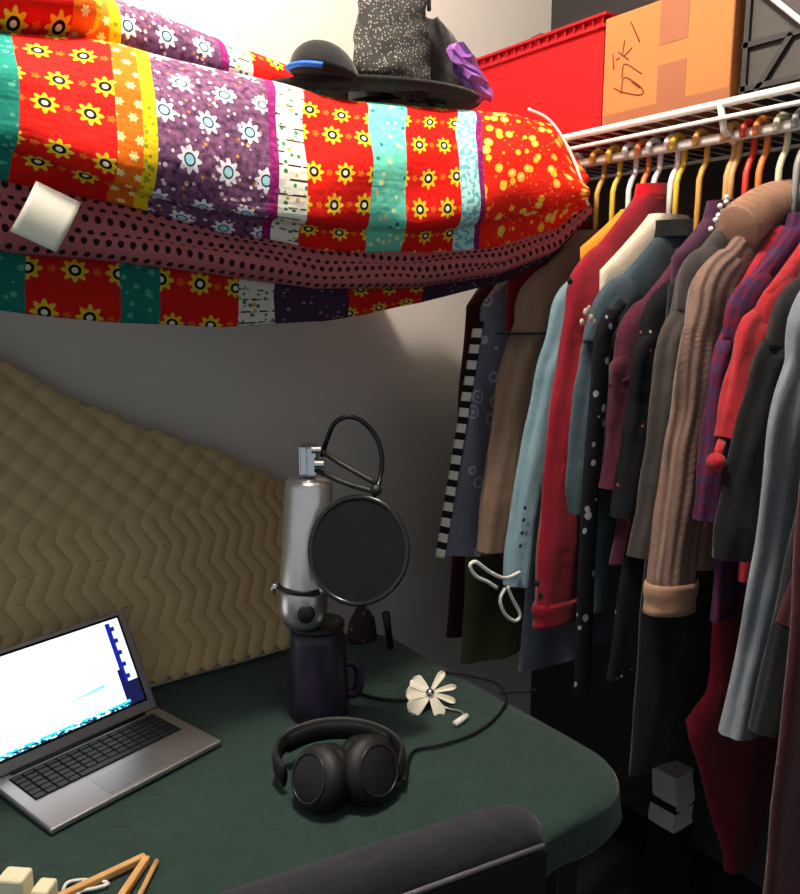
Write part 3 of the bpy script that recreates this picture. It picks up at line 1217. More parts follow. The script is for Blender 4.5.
garment('shirt', 'shirt', 'orange shirt mostly hidden, its shoulder showing behind the red jacket', (588, 246), FAB['orange'], 'orange', dy=0.024, fold=0.003, ws=0.165, neck_up=0.07, hem=(560, 480), nosleeve=True, chest=0.022, y_=None,
        hang_label='orange hanger holding the mostly hidden orange shirt')
rj, rjy, rjz, rjh = garment('jacket', 'jacket', 'crimson red jacket left of the slate denim jacket', (573, 262), FAB['crimson'], 'white', ws=0.20, hem=(575, 585), sleeve=(545, 608), sl=(0.055, 0.05), ry=0.021,
        cuff=(0.03, FAB['crimson'], 1.05), neck_up=0.122, wn=0.035, collar=(0.028, FAB['scarlet'], 1.2), hang_label='white hanger holding the crimson red jacket')
for px, py in ((570, 281), (537, 583), (541, 596)):
    p = at(px, py, y=rjy - 0.026) - V3(rj.location)
    bm = BM()
    ball(bm, p, 0.006, (1, 0.5, 1), seg=12)
    link('button', bm, FAB['black'], rj)
garment('shirt', 'shirt', 'cream shirt with only the shoulder showing behind the slate denim jacket', (600, 270), FAB['cream'], 'white', dy=0.008, fold=0.003, ws=0.185, hem=(600, 500), nosleeve=True, chest=0.022,
        hang_label='white hanger holding the cream shirt')
dj, djy, djz, djh = garment('jacket', 'jacket', 'slate blue denim jacket with a white print on the shoulder', (588, 296), FAB['denim'], 'yellow', dy=-0.010, ws=0.205, hem=(620, 600), sleeve=(580, 510), sl=(0.062, 0.052), ry=0.021,
        neck_up=0.112, collar=(0.028, FAB['black'], 1.25), hang_label='yellow hanger holding the slate denim jacket')
bm = BM()
for px, py, rr_ in ((586, 312, 0.006), (591, 318, 0.006), (582, 322, 0.005), (589, 308, 0.004), (594, 322, 0.0045)):
    p = at(px, py, y=djy - 0.0235) - V3(dj.location)
    ball(bm, p, rr_, (1, 0.35, 1.1), seg=12)
pr_ = link('shoulder_print', bm, FAB['cream'], dj)
pr_['label'] = 'white printed motif on the shoulder'
# long patterned scarf over the denim jacket's hanger
M_scarf = spots('black scarf with white patches', (20, 22, 26), (168, 168, 172), 34, 0.30)
bm = BM()
sa = [at(px, py, y=djy - 0.031) for px, py in ((604, 335), (598, 400), (592, 470), (588, 540), (585, 610), (582, 695))]
tube(bm, catmull([sa[0] + V3((0.04, 0, 0.05))] + sa, 8), [0.010] * 4 + [0.020] * 45, 16, True, ry=[0.007] * 49, side=(0, 1, 0))
sc = base_at(link('scarf', bm, M_scarf))
tag(sc, 'long black scarf with white patches hanging over the slate denim jacket', 'scarf')
garment('shirt', 'shirt', 'maroon shirt right of the slate denim jacket', (621, 318), FAB['maroon'], 'gold', dy=0.010, ws=0.20, hem=(640, 560), sleeve=(612, 490), sl=(0.05, 0.04),
        collar=(0.028, FAB['maroon'], 1.1), hang_label='gold hanger holding the maroon shirt')
bd_, bdy, bdz, bdh = garment('dress', 'dress', 'long black dress with a small white floral print left of the charcoal jacket', (650, 300), FAB['floral'], 'tan', dy=0.016, ws=0.205, hem=(590, 690), sleeve=(628, 520), sl=(0.05, 0.045), hemw=0.235,
        collar=(0.028, FAB['floral'], 1.15), hang_label='tan hanger holding the long black floral dress')
pt, pty, ptz, pth = garment('top', 'top', 'plum knit top with white beads at the neck behind the charcoal jacket', 1.475, FAB['plum'], 'tan', ws=0.155, hem_z=1.02, y_=0.765, fold=0.003, nosleeve=True, chest=0.024, neck_up=0.075,
        collar=(0.028, FAB['plum'], 1.25), hang_label='tan hanger holding the plum knit top')
for k in range(8):
    q = k / 7
    bm = BM()
    ball(bm, V3((-0.052 - 0.030 * q + 0.007 * math.sin(k * 2.4), -0.026, ptz + 0.092 - 0.050 * q - pth)), 0.0042, seg=12)
    link('bead', bm, M_white_wire, pt)
garment('jacket', 'jacket', 'charcoal jacket with a plain sloping shoulder left of the brown sweater', (671, 262), FAB['charcoal'], 'orange', dy=-0.010, fold=0.003, ws=0.20, hem=(680, 590), sleeve=(640, 560), sl=(0.05, 0.04),
        hang_label='orange hanger holding the charcoal jacket')
garment('dress', 'dress', 'long plain black dress hanging low beneath the brown sweater', 1.43, FAB['black'], 'red', ws=0.195, hem_z=at(660, 762, y=0.740).z, y_=0.740, nosleeve=True, hemw=0.215, chest=0.020, fold=0.003,
        hang_label='red hanger holding the long plain black dress')
sw, swy, swz, swh = garment('sweater', 'sweater', 'brown cable knit sweater with a rolled ribbed neck', (694, 272), FAB['brown'], 'cream', ws=0.205, hem=(720, 560), sleeve=(666, 590), sl=(0.058, 0.046), ry=0.024,
        cuff=(0.034, FAB['ribbed'], 1.12), roll=FAB['ribbed'], hang_label='cream hanger holding the brown sweater', chest=0.034)
garment('shirt', 'shirt', 'purple and red plaid shirt right of the brown sweater', (724, 290), FAB['plaid'], 'teal', dy=-0.007, ws=0.20, hem=(760, 600), sleeve=(704, 520), sl=(0.05, 0.04),
        collar=(0.028, FAB['plaid'], 1.1), hang_label='teal hanger holding the plaid shirt')
rdz = at(735, 864, y=0.658).z
garment('dress', 'dress', 'deep red dress with a flared skirt reaching low behind the grey hoodie', 1.42, FAB['deepred'], 'grey', ws=0.15, hem_z=rdz, y_=0.658, fold=0.003, nosleeve=True, edge=[(730, 420), (724, 500), (716, 590), (709, 690), (686, 712), (690, 740), (702, 780), (728, 862)], chest=0.024,
        hang_label='grey hanger holding the deep red dress')
cc, ccy, ccz, cch = garment('cardigan', 'cardigan', 'coral red cardigan with a round red pompom on the sleeve end', (754, 292), FAB['coral'], 'white', ws=0.20, hem=(790, 560), sleeve=(722, 440), sl=(0.045, 0.026), ry=0.018,
        hang_label='white hanger holding the coral cardigan')
bm = BM()
ball(bm, at(716, 462, y=ccy - 0.012) - V3(cc.location), 0.0125, seg=20)
tube(bm, [at(722, 440, y=ccy) - V3(cc.location), at(717, 458, y=ccy - 0.012) - V3(cc.location)], 0.006, 8)
pm = link('pompom', bm, FAB['coral'], cc)
garment('jacket', 'jacket', 'plain black jacket between the coral cardigan and the grey hoodie', (772, 298), FAB['black'], 'white', ws=0.20, hem=(800, 640), sleeve=(724, 560), sl=(0.05, 0.045),
        hang_label='white hanger holding the plain black jacket')
garment('hoodie', 'hoodie', 'pale grey fleece hoodie with long sleeves hanging low near the right edge', (797, 304), FAB['hoodie'], 'grey', ws=0.215, hem=(830, 700), sleeve=(736, 738), sl=(0.070, 0.034), ry=0.019,
        hang_label='grey hanger holding the grey hoodie')
garment('coat', 'coat', 'black wool coat between the grey hoodie and the wine coat', 1.43, FAB['black'], None, ws=0.205, hem_z=0.36, y_=0.478, sleeve=(772, 735), hemw=0.20, sl=(0.055, 0.05))
garment('coat', 'coat', 'long wine red coat at the right edge of the photo', 1.43, FAB['wine'], None, ws=0.205, hem_z=0.35, y_=0.425, sleeve=(794, 640), sl=(0.058, 0.055), edge=[(812, 430), (800, 520), (784, 640), (774, 760), (766, 894)])
# a low grey blue skirt under the far garments
garment('skirt_dress', 'dress', 'grey blue dress with its pale hem low beneath the light blue shirt', 1.40, FAB['greyblue'], 'yellow', ws=0.16, hem_z=at(532, 680, x=1.02).z, y_=1.003, nosleeve=True, hemw=0.215, chest=0.022,
        hang_label='yellow hanger holding the low hanging grey blue dress')

# white and grey trainer on the closet floor
bt_ = at(674, 768, x=1.50)
so = empty('paper_bag', (1.50, bt_.y, 0))
tag(so, 'pale paper bag with a dark band on the closet floor beneath the clothes', 'bag')
bm = BM()
hh = bt_.z
hb = at(674, 832, x=1.47).z
rs = []
for q in (0, 0.1, 0.5, 0.9, 1.0):
    k_ = 1 - 0.1 * q
    rs.append([V3((sx * 0.036 * k_, sy * 0.034 * k_ + 0.004 * math.sin(q * 9), lerp(hb, hh, q))) for sx, sy in ((-1, -1), (0, -1.04), (1, -1), (1.04, 0), (1, 1), (0, 0.92), (-1, 1), (-1.05, 0))])
rings(bm, rs)
link('bag_body', bm, plain('pale paper', (196, 192, 186), 0.8), so, False)
bm = BM()
box(bm, (0, 0, lerp(hb, hh, 0.42)), (0.074, 0.070, 0.020), bevel=0.002)
link('dark_band', bm, M_matte_black, so, False)
bm = BM()
box(bm, (0, 0, hb / 2), (0.076, 0.074, hb), bevel=0.004)
link('dark_base', bm, M_matte_black, so, False)

# ------------------------------------------------------------------ laptop
lapFR, lapF, lapH = at(222, 740, z=TABLE + 0.010), at(47, 827, z=TABLE + 0.010), at(138, 715, z=TABLE + 0.010)
ux = (lapFR - lapF)
LW = ux.length
ang = math.atan2(ux.y, ux.x) + 0.035
LD = (lapH - lapFR).length * 0.97
lap = empty('laptop', (lapFR - V3((math.cos(ang), math.sin(ang), 0)) * LW / 2 + V3((-math.sin(ang), math.cos(ang), 0)) * LD / 2).to_tuple(), ang)
lap.location.z = TABLE - 0.003
tag(lap, 'silver laptop open with a bright white screen on the green cloth', 'laptop')
bm = BM()
vs_ = box(bm, (0, 0, 0.009), (LW, LD, 0.008), bevel=0.0025)
link('base', bm, M_alu, lap, False)
bm = BM()
box(bm, (0, 0.030, 0.0132), (LW * 0.86, LD * 0.46, 0.0006))
kbd = link('keyboard', bm, M_matte_black, lap, False)
M_key = plain('black key', (26, 26, 30), 0.5)
kproto = None
KW, KH = LW * 0.86, LD * 0.46
rows = 6
for r_i in range(rows):
    n = 14
    for c_i in range(n):
        if r_i == 0 and 4 <= c_i <= 8:
            if c_i != 6:
                continue
        kw = KW / n
        kh = KH / rows
        cx_ = -KW / 2 + kw * (c_i + 0.5)
        cy_ = 0.030 - KH / 2 + kh * (r_i + 0.5)
        if r_i == 0 and c_i == 6:
            bm = BM()
            box(bm, (0, 0, 0.0008), (kw * 4.85, kh * 0.82, 0.0016), bevel=0.0005, seg=1)
            k = link('space_bar', bm, M_key, kbd, False)
        elif kproto is None:
            bm = BM()
            box(bm, (0, 0, 0.0008), (kw * 0.84, kh * 0.82, 0.0016), bevel=0.0005, seg=1)
            k = kproto = link('key', bm, M_key, kbd, False)
        else:
            k = kproto.copy()
            C.objects.link(k)
            k.parent = kbd
        k.location = (cx_, cy_, 0.0135)
bm = BM()
box(bm, (0, -LD * 0.29, 0.0131), (LW * 0.34, LD * 0.30, 0.0005), bevel=0.0002, seg=1)
link('trackpad', bm, plain('trackpad', (168, 168, 172), 0.3, 0.8, 0.02), lap, False)
bm = BM()
tube(bm, [(-LW * 0.4, LD / 2 - 0.004, 0.012), (LW * 0.4, LD / 2 - 0.004, 0.012)], 0.0045, 10)
link('hinge', bm, M_black_plastic, lap)
# lid: leaning back from the hinge
LH = LD * 1.0
best = None
hR = lap.location + Matrix.Rotation(ang, 3, 'Z') @ V3((LW / 2, LD / 2, 0.012))
for k in range(0, 30):
    a = math.radians(k)
    for LHk in [0.12 + 0.003 * i for i in range(28)]:
        p = hR + Matrix.Rotation(ang, 3, 'Z') @ V3((0, math.sin(a) * LHk, math.cos(a) * LHk)) + V3((-0.002, 0, 0))
        d = p - V3((0, 0, ZC))
        e = (400 + F * d.dot(rt) / d.dot(fw) - 114) ** 2 + (447 - F * d.dot(up) / d.dot(fw) - 612) ** 2
        if best is None or e < best[0]:
            best = (e, a, LHk)
_, la, LH = best
print('lid', best, LW, LD)
lidrot = Matrix.Rotation(-la, 3, 'X')
ho_ = V3((0, LD / 2, 0.013))
bm = BM()
box(bm, ho_ + lidrot @ V3((0, 0.002, LH / 2)), (LW, 0.005, LH), lidrot, 0.002)
lid = link('lid', bm, M_alu, lap, False)
bm = BM()
SW, SH0, SH1 = LW * 0.875, LH * 0.12, LH * 0.935
box(bm, ho_ + lidrot @ V3((0, -0.0008, (SH0 + SH1) / 2)), (SW + 0.008, 0.001, SH1 - SH0 + 0.008), lidrot)
link('screen_border', bm, M_matte_black, lid, False)
# screen
m, nt, b = new_mat('laptop display', 0.3)
u, v = uvx(nt)


def rect(a0, a1, b0, b1):
    return (u > a0) * (u < a1) * (v > b0) * (v < b1)


nz = X(nt, noise(nt, 30, 3, coords(nt, 'UV')))
colr = mix(nt, rect(0.0, 1.0, 0.0, 1.0), (0.35, 0.9, 1.0, 1), (1, 1, 1, 1))
colr = mix(nt, (v < 0.055) * (nz > 0.44), colr, (0.02, 0.62, 0.75, 1))
colr = mix(nt, (v < 0.03) * (nz > 0.5), colr, (0.01, 0.02, 0.08, 1))
colr = mix(nt, rect(0.90, 1.0, 0.20, 1.0) * 0.5, colr, (0.55, 0.95, 1.0, 1))
colr = mix(nt, rect(0.895, 0.93, 0.24, 0.97), colr, (0.005, 0.01, 0.25, 1))
tooth = ((v * 44.0).sin() > 0.4) * rect(0.92, 0.955, 0.28, 0.95)
colr = mix(nt, tooth, colr, (0.005, 0.01, 0.22, 1))
colr = mix(nt, rect(0.875, 0.91, 0.06, 0.42), colr, (0.004, 0.004, 0.09, 1))
colr = mix(nt, rect(0.90, 1.0, 0.0, 0.26), colr, (0.005, 0.006, 0.05, 1))
dl = (v - u * 0.12 - 0.22).abs() < (u - 0.44) * 0.06
colr = mix(nt, dl * rect(0.46, 0.76, 0.0, 1), colr, (0.20, 0.80, 0.80, 1))
b.inputs['Base Color'].default_value = (0.02, 0.02, 0.02, 1)
nt.links.new(colr, b.inputs['Emission Color'])
b.inputs['Emission Strength'].default_value = 1.15
M_screen = m
bm = BM()
surface(bm, lambda s, t: ho_ + lidrot @ V3((lerp(-SW / 2, SW / 2, s), -0.0018, lerp(SH0, SH1, t))), 2, 2)
sco = link('screen', bm, M_screen, lid, False)

# ------------------------------------------------------------------ purple mug, microphone, pop filter
mg = at(319, 712, z=TABLE)
M_purple = plain('dark purple enamel', (42, 28, 52), 0.45, vary=0.1)
RNG = (mg - V3((0, 0, ZC))).length
mr = 28 / F * RNG
mugh = 0.150
mug = empty('travel_mug', mg.to_tuple(), -0.65)
tag(mug, 'dark purple travel mug standing under the silver microphone', 'mug')
bm = BM()
lathe(bm, [(mr * 0.92, 0.0), (mr * 0.98, 0.004), (mr, 0.03), (mr * 0.96, 0.09), (mr * 0.88, 0.132), (mr * 0.86, mugh), (mr * 0.78, mugh), (mr * 0.78, 0.02)], seg=40)
link('mug_body', bm, M_purple, mug)
bm = BM()
lathe(bm, [(mr * 0.9, mugh), (mr * 0.9, mugh + 0.006), (mr * 0.6, mugh + 0.009)], seg=40)
link('lid', bm, M_black_plastic, mug)
bm = BM()
tube(bm, catmull([(mr * 0.94, 0, 0.088), (mr * 1.22, 0, 0.086), (mr * 1.38, 0, 0.072), (mr * 1.36, 0, 0.05), (mr * 1.22, 0, 0.036), (mr * 0.98, 0, 0.033)], 6), 0.0075, 10, ry=0.009)
link('handle', bm, M_purple, mug)

topz = TABLE + mugh + 0.009
mb = at(301, 606, y=mg.y - 0.01)
mic = empty('microphone', (mb.x + 0.004, mg.y - 0.005, topz))
tag(mic, 'silver cylindrical microphone with chrome knobs standing on the purple mug', 'microphone')
mtop = at(309, 476, y=mg.y - 0.005)
axis = (mtop - mic.location)
ML = axis.length
mrot = axis.to_track_quat('Z', 'Y').to_matrix()
mrad = 21.5 / F * RNG
print('mic', mic.location, ML, mrad, mg)
bm = BM()
lathe(bm, [(mrad, ML * 0.285), (mrad * 1.0, ML * 0.30), (mrad * 0.99, ML * 0.93), (mrad * 0.94, ML * 0.96), (mrad * 0.8, ML * 0.985), (0, ML)], (0, 0, 0), mrot, 40, False)
link('body', bm, M_silver, mic)
bm = BM()
lathe(bm, [(mrad * 0.45, 0.0), (mrad * 0.75, ML * 0.015), (mrad * 0.96, ML * 0.07), (mrad * 1.03, ML * 0.14), (mrad * 1.03, ML * 0.24), (mrad, ML * 0.262)], (0, 0, 0), mrot, 40)
bo = link('rounded_base', bm, plain('polished silver', (190, 188, 186), 0.3, 0.85, 0.04), mic)
bm = BM()
lathe(bm, [(mrad * 1.02, ML * 0.255), (mrad * 1.06, ML * 0.262), (mrad * 1.06, ML * 0.282), (mrad * 1.02, ML * 0.29)], (0, 0, 0), mrot, 40)
link('band', bm, M_black_plastic, mic)
side = mrot @ V3((math.cos(-0.6), math.sin(-0.6), 0))
for s_ in (-1, 1):
    bm = BM()
    c = mrot @ V3((0, 0, ML * 0.272))
    d = (rt if s_ == 1 else -rt)
    d = (d - (fw * (0.2 if s_ == -1 else 0.9))).normalized()
    q = d.to_track_quat('Z', 'Y').to_matrix()
    lathe(bm, [(0.005, 0), (0.005, 0.004), (0.0085, 0.005), (0.0085, 0.013), (0.006, 0.015)], c + d * mrad * 0.98, q, 20)
    link('knob', bm, M_chrome, mic)
bm = BM()
dv = (-fw + rt * 0.25)
dv.z = 0
dv.normalize()
q = dv.to_track_quat('Z', 'Y').to_matrix()
ball(bm, mrot @ V3((0, 0, ML * 0.14)) + dv * mrad * 0.98, 0.014, (1, 1.1, 0.4), q)
link('badge', bm, M_black_plastic, mic)

# pop filter clamped on top of the microphone
PY = mg.y - 0.005
pcl = at(305, 458, y=PY)
pf = empty('pop_filter', (mic.location + axis).to_tuple())
tag(pf, 'round black pop filter on a looped gooseneck clamped to the microphone top', 'pop filter')
PO = V3(pf.location)
bm = BM()
cw = 0.5 * (322 - 290) / F * RNG
box(bm, V3((0, 0, 0.026)), (cw * 1.0, cw * 1.3, 0.048), Matrix.Rotation(-YAW, 3, 'Z'), 0.004)
link('clamp', bm, M_chrome, pf, False)
bm = BM()
vv = Matrix.Rotation(-YAW, 3, 'Z')
box(bm, vv @ V3((-0.005, -cw * 0.72, 0.028)), (0.010, 0.012, 0.046), vv, 0.003)
tube(bm, [vv @ V3((0.008, -cw * 0.9, 0.046)), vv @ V3((0.022, -cw * 0.9, 0.046))], 0.006, 12)
tube(bm, [vv @ V3((0.012, -cw * 0.9, 0.024)), vv @ V3((0.026, -cw * 0.9, 0.024))], 0.007, 12)
link('clamp_plate', bm, M_chrome, pf, False)
PFY = PY - 0.105
bm = BM()
for a in ([(318, 449), (345, 466), (377, 484)], [(316, 470), (345, 483), (375, 492)]):
    pts = [at(px, py, y=lerp(PY - 0.02, PFY, i / 2)) - PO for i, (px, py) in enumerate(a)]
    tube(bm, catmull(pts, 5), 0.0042, 10)
link('arm', bm, M_black_plastic, pf)
bm = BM()
gp = [(322, 456), (327, 440), (334, 424), (347, 417), (362, 421), (376, 437), (382, 458), (380, 478), (376, 492), (372, 500)]
pts = [at(px, py, y=lerp(PY - 0.01, PFY, i / 9)) - PO for i, (px, py) in enumerate(gp)]
tube(bm, catmull(pts, 6), 0.0038, 10)
link('gooseneck', bm, plain('black gooseneck metal', (48, 48, 50), 0.22, 0.8), pf)
bm = BM()
ball(bm, at(376, 490, y=PFY) - PO, 0.009, seg=16)
link('swivel_joint', bm, M_black_plastic, pf)
pc = at(358, 550, y=PFY)
dcam = V3((0, 0, ZC)) - pc
prng = dcam.length
pn = (dcam.normalized() + rt * -0.30).normalized()
pq = pn.to_track_quat('Z', 'Y').to_matrix()
pR = 50 / F * prng
bm = BM()
tube(bm, [pc - PO + pq @ V3((pR * math.cos(2 * PI * k / 56), pR * 1.05 * math.sin(2 * PI * k / 56), 0)) for k in range(56)], 0.0042, 10, closed=True)
link('ring', bm, plain('glossy black ring', (30, 30, 32), 0.2), pf)
for zz in (0.0015, -0.0015):
    bm = BM()
    rs = []
    for i in range(1, 9):
        q = i / 8 * 0.985
        rs.append([pc - PO + pq @ V3((pR * q * math.cos(2 * PI * k / 56), pR * 1.05 * q * math.sin(2 * PI * k / 56), zz)) for k in range(56)])
    rings(bm, rs, False)
    bm.verts.ensure_lookup_table()
    bm.faces.new([bm.verts[i] for i in range(56)])
    link('mesh_screen', bm, fabric('black mesh', (12, 12, 13), 0.15, 2000), pf)

# small dark patterned pouch behind the mug
pp_ = at(362, 640, z=TABLE)
bm = BM()
rs = []
for i in range(12):
    q = i / 11
    k_ = interp(q, [0, 0.1, 0.6, 1], [0.8, 1, 0.85, 0.35])
    rs.append([V3((pp_.x + 0.034 * k_ * math.cos(2 * PI * k / 24), pp_.y + 0.02 * k_ * math.sin(2 * PI * k / 24), TABLE + q * 0.07)) for k in range(24)])
rings(bm, rs)
ppo = base_at(link('small_pouch', bm, spots('dark floral cloth', (62, 48, 50), (130, 110, 60), 60, 0.3, (120, 70, 76))))
tag(ppo, 'small dark patterned pouch behind the pop filter at the table edge', 'pouch')
bm = BM()
pts = [at(383, 600, y=pp_.y - 0.02), at(385, 620, y=pp_.y - 0.02), at(393, 641, y=pp_.y - 0.02)]
b0 = at(391, 648, z=TABLE + 0.004)
tube(bm, [b0 + V3((-0.012, 0, 0.075)), b0 + V3((-0.007, 0, 0.04)), b0], [0.008, 0.007, 0.006], 10)
tp = base_at(link('tripod_leg', bm, M_black_plastic))
tag(tp, 'short black stick standing right of the small dark pouch', 'stick')

# ------------------------------------------------------------------ headphones
hl, hr = at(316, 806, z=TABLE), at(372, 800, z=TABLE)
hcx = (hl + hr) / 2
hp = empty('headphones', hcx.to_tuple())
tag(hp, 'black over ear headphones lying on the green cloth', 'headphones')
M_hp = plain('headphone plastic', (12, 12, 14), 0.6)
M_pad = plain('ear pad leatherette', (10, 10, 11), 0.7, bs=0.2)
HO = V3(hp.location)
dirx = V3((rt.x, rt.y, 0)).normalized()
diry = V3((fw.x, fw.y, 0)).normalized()


def hpp(px, py, z):
    return at(px, py, z=TABLE + z) - HO


bandc = [hpp(284, 776, 0.028), hpp(276, 760, 0.034), hpp(285, 742, 0.040), hpp(310, 731, 0.046), hpp(340, 727, 0.048), hpp(370, 731, 0.046), hpp(393, 742, 0.040), hpp(402, 756, 0.034), hpp(398, 772, 0.030)]
bm = BM()
tube(bm, catmull(bandc, 7), 0.0055, 12, ry=0.017, side=(0, 0, 1))
link('headband', bm, M_hp, hp)
bm = BM()
inn = [p + V3((0, 0, -0.001)) - (p - V3((0.0, 0.03, 0.03))).normalized() * 0.006 for p in bandc[2:7]]
tube(bm, catmull(inn, 6), 0.006, 12, ry=0.014, side=(0, 0, 1))
link('band_cushion', bm, M_pad, hp)
for (px, py, zc_, sgn, rad) in ((318, 778, 0.041, -1, 0.044), (371, 770, 0.043, 1, 0.046)):
    c = hpp(px, py, zc_)
    n = (dirx * (0.75 * sgn) - diry * 0.75 + V3((0, 0, 0.45))).normalized()
    q = n.to_track_quat('Z', 'Y').to_matrix()
    bm = BM()
    lathe(bm, [(rad * 0.9, -0.012), (rad, -0.004), (rad * 0.98, 0.004), (rad * 0.86, 0.014), (rad * 0.55, 0.019), (0.0, 0.02)], c, q, 36, False)
    cup = link('ear_cup', bm, M_hp, hp)
    bm = BM()
    tube(bm, [c + q @ V3((rad * 0.70 * math.cos(2 * PI * k / 36), rad * 0.70 * math.sin(2 * PI * k / 36), 0.0175)) for k in range(36)], 0.0016, 8, closed=True)
    link('trim_ring', bm, plain('dark gloss trim', (34, 34, 37), 0.3), cup)
    bm = BM()
    tube(bm, [c + q @ V3((rad * 0.66 * math.cos(2 * PI * k / 36), rad * 0.74 * math.sin(2 * PI * k / 36), -0.019)) for k in range(36)], 0.0125, 12, closed=True)
    link('ear_pad', bm, M_pad, cup)
bm = BM()
cab = [(404, 780, 0.02), (412, 752, 0.0035), (440, 745, 0.0035), (470, 735, 0.0035), (492, 721, 0.0035), (505, 704, 0.0035), (505, 692, 0.0035), (494, 682, 0.0035), (470, 676, 0.0035), (445, 672, 0.0035)]
tube(bm, catmull([hpp(*p) for p in cab], 8), 0.0022, 8)
link('cord', bm, M_matte_black, hp)
bm = BM()
tube(bm, catmull([at(px, py, z=TABLE + 0.003) for px, py in ((352, 690), (372, 697), (392, 700), (412, 700), (428, 704))], 6), 0.0026, 8)
co = base_at(link('cable', bm, M_matte_black))
tag(co, 'black cable running from the purple mug to the white flower', 'cable')
bm = BM()
tube(bm, catmull([at(px, py, z=TABLE + 0.0075) for px, py in ((500, 694), (512, 692), (524, 692), (536, 690))], 6), 0.0022, 8)
co = base_at(link('cable', bm, M_matte_black))
tag(co, 'short black cable end at the right edge of the green cloth', 'cable')

# ------------------------------------------------------------------ white flower and plug
fc = at(430, 694, z=TABLE + 0.022)
fl_ = empty('artificial_flower', (fc.x, fc.y, TABLE))
tag(fl_, 'white artificial flower with a silver centre on the green cloth', 'flower')
M_pet = plain('white petal', (240, 232, 212), 0.6, vary=0.06)
fcl = fc - V3(fl_.location)
fn = ((V3((0, 0, ZC)) - fc).normalized() + V3((0, 0, 0.5))).normalized()
fq = fn.to_track_quat('Z', 'Y').to_matrix()
ex = (rt - fn * rt.dot(fn)).normalized()
ey = fn.cross(ex)
petals = [(138, 0.036, 0.015), (178, 0.036, 0.016), (222, 0.042, 0.017), (296, 0.038, 0.0125), (342, 0.040, 0.0065), (16, 0.042, 0.0062), (58, 0.042, 0.0075)]
for dg, pl, pw in petals:
    a = math.radians(dg)
    d = ex * math.cos(a) + ey * math.sin(a)
    s_ = fn.cross(d)

    def petal(s, t, d=d, s_=s_, pl=pl, pw=pw):
        wd = pw * (0.28 + 0.72 * t ** 0.8) * (1 - max(0, (t - 0.72) / 0.28) ** 2.2 * 0.8)
        z_ = 0.004 - 0.010 * t * t + 0.006 * (2 * s - 1) ** 2 * t
        return fcl + d * (0.004 + pl * t) + s_ * wd * (2 * s - 1) + fn * z_
    bm = BM()
    surface(bm, petal, 8, 12)
    solid(link('petal', bm, M_pet, fl_), 0.0012)
bm = BM()
ball(bm, fcl + fn * 0.006, 0.0078, (1, 1, 0.8), fq, 20)
ce = link('centre', bm, M_chrome, fl_)
ce['label'] = 'silver bead centre'
bm = BM()
tube(bm, catmull([fcl + ex * 0.012 - V3((0, 0, 0.012)), at(447, 708, z=TABLE + 0.003) - V3(fl_.location), at(460, 711, z=TABLE + 0.004) - V3(fl_.location), at(465, 716, z=TABLE + 0.004) - V3(fl_.location)], 6), 0.0014, 6)
link('stem_wire', bm, M_silver, fl_)
bm = BM()
tube(bm, [at(467, 716, z=TABLE + 0.0055), at(455, 724, z=TABLE + 0.0055)], 0.0052, 12)
pg = base_at(link('plug', bm, M_white_wire))
tag(pg, 'small white plug lying right of the white flower', 'plug')

# ------------------------------------------------------------------ small things at the near left of the table
M_cream = plain('cream card', (240, 230, 196), 0.7, vary=0.08)
for (px, py, sx, h, lab) in ((18, 912, 0.030, 0.048, 'larger cream card packet at the near left of the green cloth'), (46, 910, 0.020, 0.032, 'smaller cream card packet beside the larger one at the near left')):
    c = at(px, py, z=TABLE)
    bm = BM()
    box(bm, (0, 0, h / 2), (sx, 0.024, h), Matrix.Rotation(-YAW - 0.1, 3, 'Z'), 0.003)
    o = link('card_packet', bm, M_cream, None, False)
    o.location = c
    tag(o, lab, 'packet', 'cream packets at the near left')
tg = at(100, 885, z=TABLE)
tongs = empty('wooden_tongs', tg.to_tuple())
tag(tongs, 'small wooden tongs with two arms meeting at a point on the cloth', 'tongs')
for a, b_, z in (((143, 858), (50, 902), 0.006), ((146, 860), (118, 902), 0.006)):
    pa, pb = at(*a, z=TABLE + z) - tg, at(*b_, z=TABLE + z) - tg
    d = pb - pa
    bm = BM()
    box(bm, (pa + pb) / 2, (d.length + 0.006, 0.0085, 0.009), Matrix.Rotation(math.atan2(d.y, d.x), 3, 'Z'), 0.0015)
    link('arm', bm, M_wood, tongs, False)
pa, pb = at(157, 861, z=TABLE + 0.004), at(136, 902, z=TABLE + 0.004)
bm = BM()
tube(bm, [pa, pb], 0.0032, 10)
o = base_at(link('wooden_stick', bm, M_wood))
tag(o, 'thin wooden stick right of the wooden tongs', 'stick')
bm = BM()
tube(bm, catmull([at(px, py, z=TABLE + 0.003) for px, py in ((62, 898), (66, 884), (80, 880), (100, 881), (108, 884), (96, 888), (80, 892), (74, 902))], 6), 0.002, 8)
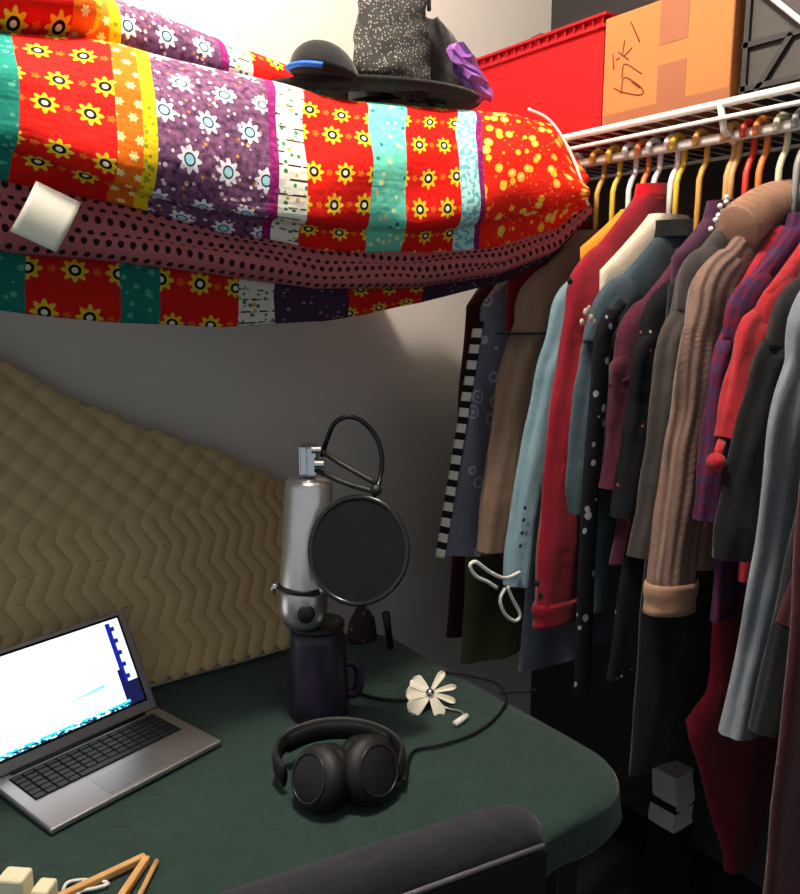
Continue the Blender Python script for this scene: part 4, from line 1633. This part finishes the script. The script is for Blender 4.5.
o = base_at(link('cord_loop', bm, M_white_wire))
tag(o, 'thin white cord loop left of the wooden tongs', 'cord')

# ------------------------------------------------------------------ chair pushed to the table
ca, cb_ = at(170, 917, z=0.885), at(543, 795, z=0.885)
cdv = cb_ - ca
cang = math.atan2(cdv.y, cdv.x)
cw_ = 0.42
cc_ = cb_ - cdv.normalized() * cw_ / 2
CH = empty('padded_chair', (cc_.x, cc_.y, 0), cang)
tag(CH, 'dark grey padded chair with its rounded back against the table', 'chair')
M_chair = fabric('dark grey upholstery', (40, 40, 47), 0.12, 600)
M_chair_m = plain('black chair metal', (24, 24, 26), 0.4)
bm = BM()
rs = []
for i in range(41):
    q = i / 40
    x_ = (q - 0.5) * cw_
    e = math.sqrt(max(0.0, 1 - (abs(q - 0.5) * 2) ** 10))
    ring = []
    for k in range(28):
        a = 2 * PI * k / 28
        yy = 0.030 * math.copysign(abs(math.cos(a)) ** 0.7, math.cos(a)) * (0.25 + 0.75 * e)
        zz = 0.76 + 0.125 * math.copysign(abs(math.sin(a)) ** 0.45, math.sin(a)) * (0.55 + 0.45 * e)
        ring.append(V3((x_, yy, zz)))
    rs.append(ring)
rings(bm, rs)
bk = link('backrest', bm, M_chair, CH)
bm = BM()
tube(bm, [(-0.185, -0.0305, 0.852), (0, -0.031, 0.852), (0.19, -0.0305, 0.852)], 0.0025, 8)
pi_ = None
link('piping', bm, plain('grey piping', (92, 90, 98), 0.6), bk)
bm = BM()
box(bm, (0, -0.0275, 0.744), (0.39, 0.009, 0.205), bevel=0.003)
link('back_shell', bm, M_matte_black, CH, False)
bm = BM()
box(bm, (0, 0.22, 0.46), (0.40, 0.38, 0.06), bevel=0.02, seg=4)
link('seat', bm, M_chair, CH)
for sx in (-0.17, 0.17):
    for (p0, p1) in (((sx, 0.005, 0.64), (sx, 0.0, 0.002)), ((sx, 0.38, 0.44), (sx, 0.40, 0.002))):
        bm = BM()
        tube(bm, [p0, p1], 0.011, 12)
        link('leg', bm, M_chair_m, CH)
